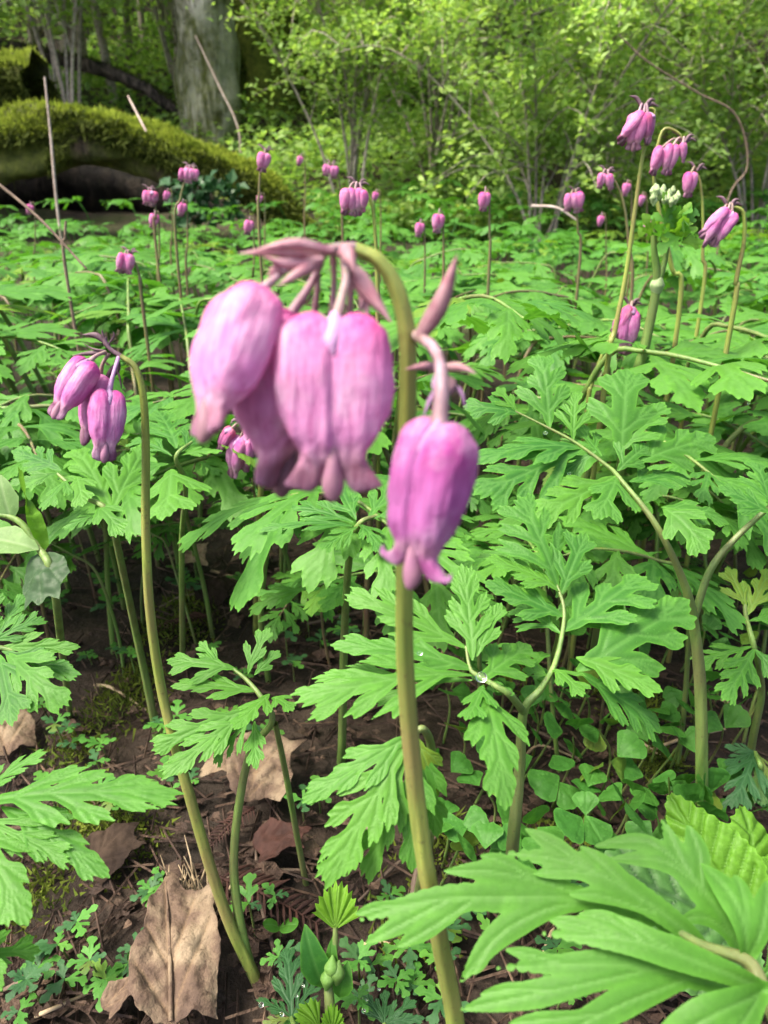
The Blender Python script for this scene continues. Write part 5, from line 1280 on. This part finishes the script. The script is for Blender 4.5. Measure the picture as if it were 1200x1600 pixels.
def dead_leaves():
    big = [(0.0, 0.0), (.22, .02), (.40, -.02), (.42, .12), (.50, .40), (.46, .62), (.55, .86), (.34, .80), (.20, .86), (.10, 1.06), (-.04, .90), (-.16, .80), (-.22, .60), (-.36, .48), (-.40, .24), (-.30, .10), (-.18, .04)]
    vb = [((-.02, 0), (.02, .95), .9), ((-.02, .05), (.42, .55), 1.3), ((-.02, .05), (-.33, .4), 1.3), ((0, .3), (.3, .75), 1.6), ((0, .3), (-.2, .62), 1.6)]
    rj = random.Random(19)
    def jag(poly, n=4, amp=0.016):
        o = []
        for (a, b), (c, d) in zip(poly, poly[1:] + poly[:1]):
            o.append((a, b))
            for k in range(1, n): o.append((a + (c - a) * k / n + rj.uniform(-amp, amp), b + (d - b) * k / n + rj.uniform(-amp, amp)))
        return o
    big = jag(big)
    sh = poly_sheet(big, 0.02, 0.09, 4, vb); sh.z += 0.10 * np.abs(sh.p[:, 0])
    sh2 = poly_sheet([(a * 1.1 + .06 * math.sin(9 * b), b + .04 * math.sin(7 * a)) for a, b in big], 0.03, 0.10, 8, vb); sh2.z += 0.5 * sh2.p[:, 0] ** 2
    specs = [('large tan dead leaf with a raised midrib lying on the dark soil', sh, (282, 1655), (266, 1440), 'dead', 0.66, 0.020, 0.15),
             ('crumpled tan dead leaf behind the curved leaf stalk', sh2, (440, 1215), (330, 1265), 'dead', 1.0, 0.014, 0.3),
             ('crumpled dry leaf tucked under the small bright ferny leaf', sh2, (395, 1300), (420, 1205), 'dead', 0.8, 0.02, 0.4),
             ('wet dark brown dead leaf beside the dry grass tuft', sh, (140, 1385), (215, 1325), 'dead_dark', 1.0, 0.010, 0.1),
             ('pale frayed dead leaf scrap at the foot of the large tan leaf', sh2, (170, 1610), (225, 1570), 'dead', 0.7, 0.012, 0.2),
             ('brown curled dead leaf beside the red-brown frond', sh2, (400, 1350), (480, 1330), 'dead_red', 0.8, 0.010, 0.4),
             ('dull tan dead leaf on the open floor between thin stalks', sh2, (290, 880), (330, 905), 'dead', 0.9, 0.01, 0.3),
             ('small tan dead leaf on the open floor below the heart flowers', sh, (430, 880), (370, 905), 'dead', 0.9, 0.01, 0.3),
             ('flat grey-brown dead leaf on the moss by the stalks', sh, (20, 1200), (-10, 1150), 'dead', 1.0, 0.01, 0.2),
             ('dark dead leaf on the open floor near the small pink cluster', sh2, (320, 960), (350, 930), 'dead_dark', 1.0, 0.01, 0.3)]
    for lb, s, a, b, m, wd, lift, cup in specs:
        B, T = PG(*a, lift), PG(*b, lift + .008)
        fs, fa, fn = frame(B, T, UP, 0.12)
        v = bend(s, wd, 0.16, 0.0, cup)
        W = v @ np.array([tuple(fs), tuple(fa), tuple(fn)]) + np.array(tuple(B))
        o = obj('dead_leaf', W, s.T, MAT[m], None, B, True, {'vein': s.vein, 'edge': s.edge}); setp(o, lb, 'dead leaf')
        sol = o.modifiers.new('thick', 'SOLIDIFY'); sol.thickness = 0.006 if False else 0.0004
        if lb.startswith('large'):
            mid = [Vector(tuple(np.array([x, y, 0.16 * 2 * y * (1 - y) + 0.012]) @ np.array([tuple(fs), tuple(fa), tuple(fn)]))) + B for x, y in ((-.02, 0.02), (0, .35), (.01, .65), (.02, .93))]
            tube_obj('midrib', mid, [0.0009, 0.0008, 0.0006, 0.0003], MAT['dead'], o, n=20, seg=7)
    # red-brown cedar-like frond
    rr = random.Random(12)
    for lb, a, b in [('flat red-brown dead frond with many narrow segments on the soil', (345, 1400), (500, 1470)), ('red-brown dead frond half hidden behind the curved leaf stalk', (400, 1290), (330, 1350)), ('faded red frond scrap on the open floor between thin stalks', (330, 985), (250, 1005))]:
        B, T = PG(*a, .012), PG(*b, .010)
        t = thing('dead_frond', lb, 'dead frond', Vector((B.x, B.y, ground(B.x, B.y))))
        tube_obj('rachis', [B, (B + T) / 2 + UP * .003, T], [0.0009, 0.0007, 0.0004], MAT['dead_red'], t, n=12, seg=6)
        L = (T - B).length; ax = (T - B) / L
        for k in range(16):
            f = (k + .5) / 16
            for sd in (-1, 1):
                c = B.lerp(T, f) + UP * .003 * math.sin(f * 3.1)
                e = (ax * 0.55 + ax.cross(UP) * sd * .85 + UP * rr.uniform(-.12, .1)).normalized() * L * (.30 - .14 * f) * rr.uniform(.8, 1.1)
                V, F = tubeq([c, c + e * .5 + UP * .001, c + e], [L * .010, L * .022, L * .004], n=6, seg=6, flat=0.35)
                obj('segment', V, F, MAT['dead_red'], t)
dead_leaves()

def floor_bits():
    rng = np.random.default_rng(3); rr = random.Random(44)
    # twigs one can pick out
    tw = [((1005, 1380), (880, 1470), .0010, 'straw'), ((880, 1420), (845, 1510), .0009, 'straw'), ((640, 1440), (700, 1300), .0016, 'twig'), ((830, 1150), (905, 1200), .0010, 'twig'), ((820, 1190), (900, 1195), .0009, 'straw'), ((1000, 1190), (1130, 1150), .0011, 'straw'), ((1160, 1140), (1110, 1100), .0012, 'straw'), ((10, 1560), (130, 1545), .0010, 'twig'), ((60, 1600), (150, 1560), .0009, 'straw'), ((430, 1500), (400, 1330), .0011, 'twig'), ((330, 1390), (470, 1372), .0012, 'twig'), ((300, 870), (250, 880), .0016, 'twig'), ((180, 860), (290, 835), .0018, 'straw'), ((430, 900), (500, 870), .0016, 'twig'), ((250, 960), (360, 940), .0014, 'twig'), ((330, 900), (420, 940), .0014, 'straw'), ((700, 990), (830, 970), .0018, 'straw'), ((540, 1260), (600, 1330), .0012, 'twig'), ((150, 1080), (230, 1120), .0011, 'straw'), ((560, 1490), (640, 1500), .0009, 'straw'), ((980, 1170), (1040, 1200), .0009, 'straw'), ((640, 1350), (560, 1420), .0010, 'twig'), ((600, 960), (480, 985), .0014, 'twig')]
    for a, b, r, m in tw:
        A, B = PG(*a, r + .004), PG(*b, r + .004)
        md = (A + B) / 2 + Vector((rr.uniform(-.006, .006), rr.uniform(-.006, .006), rr.uniform(0.001, .006)))
        V, F = tube([A, md, B], [r, r * .9, r * .6], n=14, seg=7, rough=.25, seed=rr.random() * 9, tip=True)
        o = obj('twig', V, F, MAT[m], None, A)
        setp(o, 'thin pale dry straw-like twig lying on the forest floor' if m == 'straw' else 'thin dark bark-covered twig lying on the forest floor', 'twig', 'pale twigs on the floor' if m == 'straw' else 'dark twigs on the floor')
    # litter bits: uncountable
    n = 11000
    y = 0.12 + 2.2 * rng.uniform(0, 1, n) ** 1.8; x = rng.uniform(-1, 1, n) * (0.6 * y + 0.12)
    parts = []
    for i in range(n):
        g = ground(x[i], y[i])
        c = np.array([x[i], y[i], g + rng.uniform(0.001, 0.010)])
        a = rng.uniform(0, 6.283); sc = rng.uniform(0.002, 0.004) + 0.007 * rng.uniform(0, 1) ** 3
        if i % 2 == 0:                                        # needle
            e = np.array([math.cos(a), math.sin(a), rng.uniform(-.15, .25)]) * (sc + 0.004) * 1.6; s = np.array([-math.sin(a), math.cos(a), 0]) * 0.0006; u = np.array([0, 0, 0.0008])
            V = np.array([c - e - s, c - e + s, c - e + u, c + e - s, c + e + s, c + e + u]); F = np.array([[0, 1, 4], [0, 4, 3], [1, 2, 5], [1, 5, 4], [2, 0, 3], [2, 3, 5]])
        else:                                                 # curled flake
            k = 8; th = np.linspace(0, 6.283, k, endpoint=False) + a
            rad = sc * rng.uniform(0.45, 1.1, k)
            V = np.stack([c[0] + np.cos(th) * rad, c[1] + np.sin(th) * rad * rng.uniform(.4, 1), c[2] + rng.uniform(-.25, .55, k) * sc], 1)
            V = np.concatenate([V, c[None]]); F = np.array([[j, (j + 1) % k, k] for j in range(k)])
        parts.append((V, F, {'rnd': np.full(len(V), rng.random())}))
    V, F, A = merge(parts)
    o = obj('leaf_litter', V, F, MAT['litter'], None, None, False, A); setp(o, 'brown leaf litter scattered over the forest floor', 'leaf litter', None, 'stuff')
    # moss cushions
    pos = []
    for (u, v, s, k) in [(185, 1120, .022, 400), (215, 1080, .02, 300), (120, 1190, .02, 250), (150, 1300, .03, 600), (180, 1330, .025, 400), (1020, 1215, .02, 400), (990, 1110, .03, 500), (790, 1060, .03, 500), (270, 1000, .03, 500), (480, 930, .04, 600), (880, 1330, .02, 300), (300, 960, .03, 400), (60, 1420, .02, 300), (690, 1330, .02, 300), (640, 1470, .02, 250)]:
        c = PG(u, v)
        q = rng.normal(size=(k, 2)) * s * 0.5
        for a in q: pos.append((c.x + a[0], c.y + a[1], ground(c.x + a[0], c.y + a[1]) + max(0, .010 - (a[0] ** 2 + a[1] ** 2) * 8)))
    pos = np.array(pos)
    V, F, A = blades(pos, np.tile([0, 0, 1.0], (len(pos), 1)), rng, 0.0025, 0.008, 0.0008, 0.9)
    o = obj('moss', V, F, MAT['moss_floor'], None, None, False, A); setp(o, 'yellow-green moss patches on the forest floor between the stalks', 'moss', None, 'stuff')
    # dry grass tuft
    b = PG(310, 1440)
    t = thing('dry_grass_tuft', 'tuft of dry straw-coloured grass between the tan leaf and the thin flower stem', 'grass', b)
    for k in range(26):
        a = rr.gauss(-.15, .35); L = rr.uniform(.018, .05)
        e = b + Vector((math.sin(a) * L * .7, rr.uniform(0.0, .4) * L, math.cos(a) * L * .75))
        st = b + Vector((rr.uniform(-.008, .008), rr.uniform(-.004, .006), -.002))
        V, F = tubeq([st, (st + e) / 2 + Vector((rr.uniform(-.004, .004), 0, .003)), e], [.0006, .0005, .0002], n=8, seg=5); obj('blade', V, F, MAT['straw'], t)
    # water drops sitting on leaves
    def drop(u, v, d, r, lb, gp=None):
        c = P(u, v, d)
        n, k = 9, 14
        V = [(r * math.sin(math.pi * i / n) * math.cos(6.283 * j / k), r * math.sin(math.pi * i / n) * math.sin(6.283 * j / k), .82 * r * math.cos(math.pi * i / n)) for i in range(n + 1) for j in range(k)]
        F = np.array([(i * k + j, (i + 1) * k + j, (i + 1) * k + (j + 1) % k, i * k + (j + 1) % k) for i in range(n) for j in range(k)])
        o = obj('water_drop', np.array(V) + np.array(tuple(c)), F, MAT['water'], None, c); setp(o, lb, 'water drop', gp)
    drop(752, 1058, 0.203, .0016, 'large water drop where the leaflets of the broad ferny leaf meet')
    for (u, v, d) in [(473, 1540, .262), (463, 1556, .262), (408, 1570, .262), (568, 1580, .262), (592, 1546, .262), (573, 1563, .262), (955, 1188, .36), (440, 1585, .262), (1110, 1525, .139), (1068, 1525, .139), (890, 740, .283), (852, 676, .28), (656, 1020, .204), (1105, 1530, .139), (1170, 630, .36)]:
        drop(u, v, d, rr.uniform(.0005, .0010), 'small bead of water resting on a green leaf', 'water beads on leaves')
    # dry stalks and thin twigs of the background
    for lb, pts, rad, m in [('pale dry stalk leaning upright in front of the broken mossy log', [(92, 345, 1.9), (80, 220, 1.9), (70, 120, 1.9)], .0034, 'dry_stalk'),
                            ('pale leaning stick propped against the grey tree trunk', [(372, 200, 4.35), (340, 130, 4.45), (305, 55, 4.58)], .0065, 'dry_stalk'),
                            ('thin brown twig arching over the leaf carpet', [(-30, 265, .62), (60, 340, .6), (135, 420, .58)], .0013, 'twig'),
                            ('long bare twig curving over the tall pink flowers', [(1135, 320, 1.6), (1168, 260, 1.6), (1150, 180, 1.6), (1090, 145, 1.6), (1010, 95, 1.6), (968, 55, 1.6)], .0022, 'twig'),
                            ('pale broken twig lying on the leaf carpet below the thicket', [(830, 322, 1.5), (870, 325, 1.5), (902, 345, 1.5)], .0028, 'dry_stalk'),
                            ('short pale stub stick leaning on the mossy log', [(244, 238, 2.90), (228, 205, 2.90), (200, 150, 3.0)], .0045, 'dry_stalk'),
                            ('thin pale stem standing beside the round pink cluster', [(588, 430, .55), (586, 370, .55), (584, 312, .55)], .0011, 'stem_green'),
                            ('small dry seed stalk at the foot of the mossy log', [(104, 430, .7), (102, 370, .7), (103, 345, .7)], .0016, 'twig')]:
        pp = [PY(u, v, y) for u, v, y in pts]
        if pts[0][1] > 300 or 'propped' in lb:
            f = pp[0].copy(); f.z = ground(f.x, f.y); 
            if pp[0].z > f.z + .02 and 'lying' not in lb: pp = [f] + pp
        V, F = tube(pp, [rad, rad * .9, rad * .6], n=30, seg=7, rough=.2, seed=2, tip=True)
        o = obj('dry_stalk', V, F, MAT[m], None, pp[0]); setp(o, lb, 'stalk')
floor_bits()
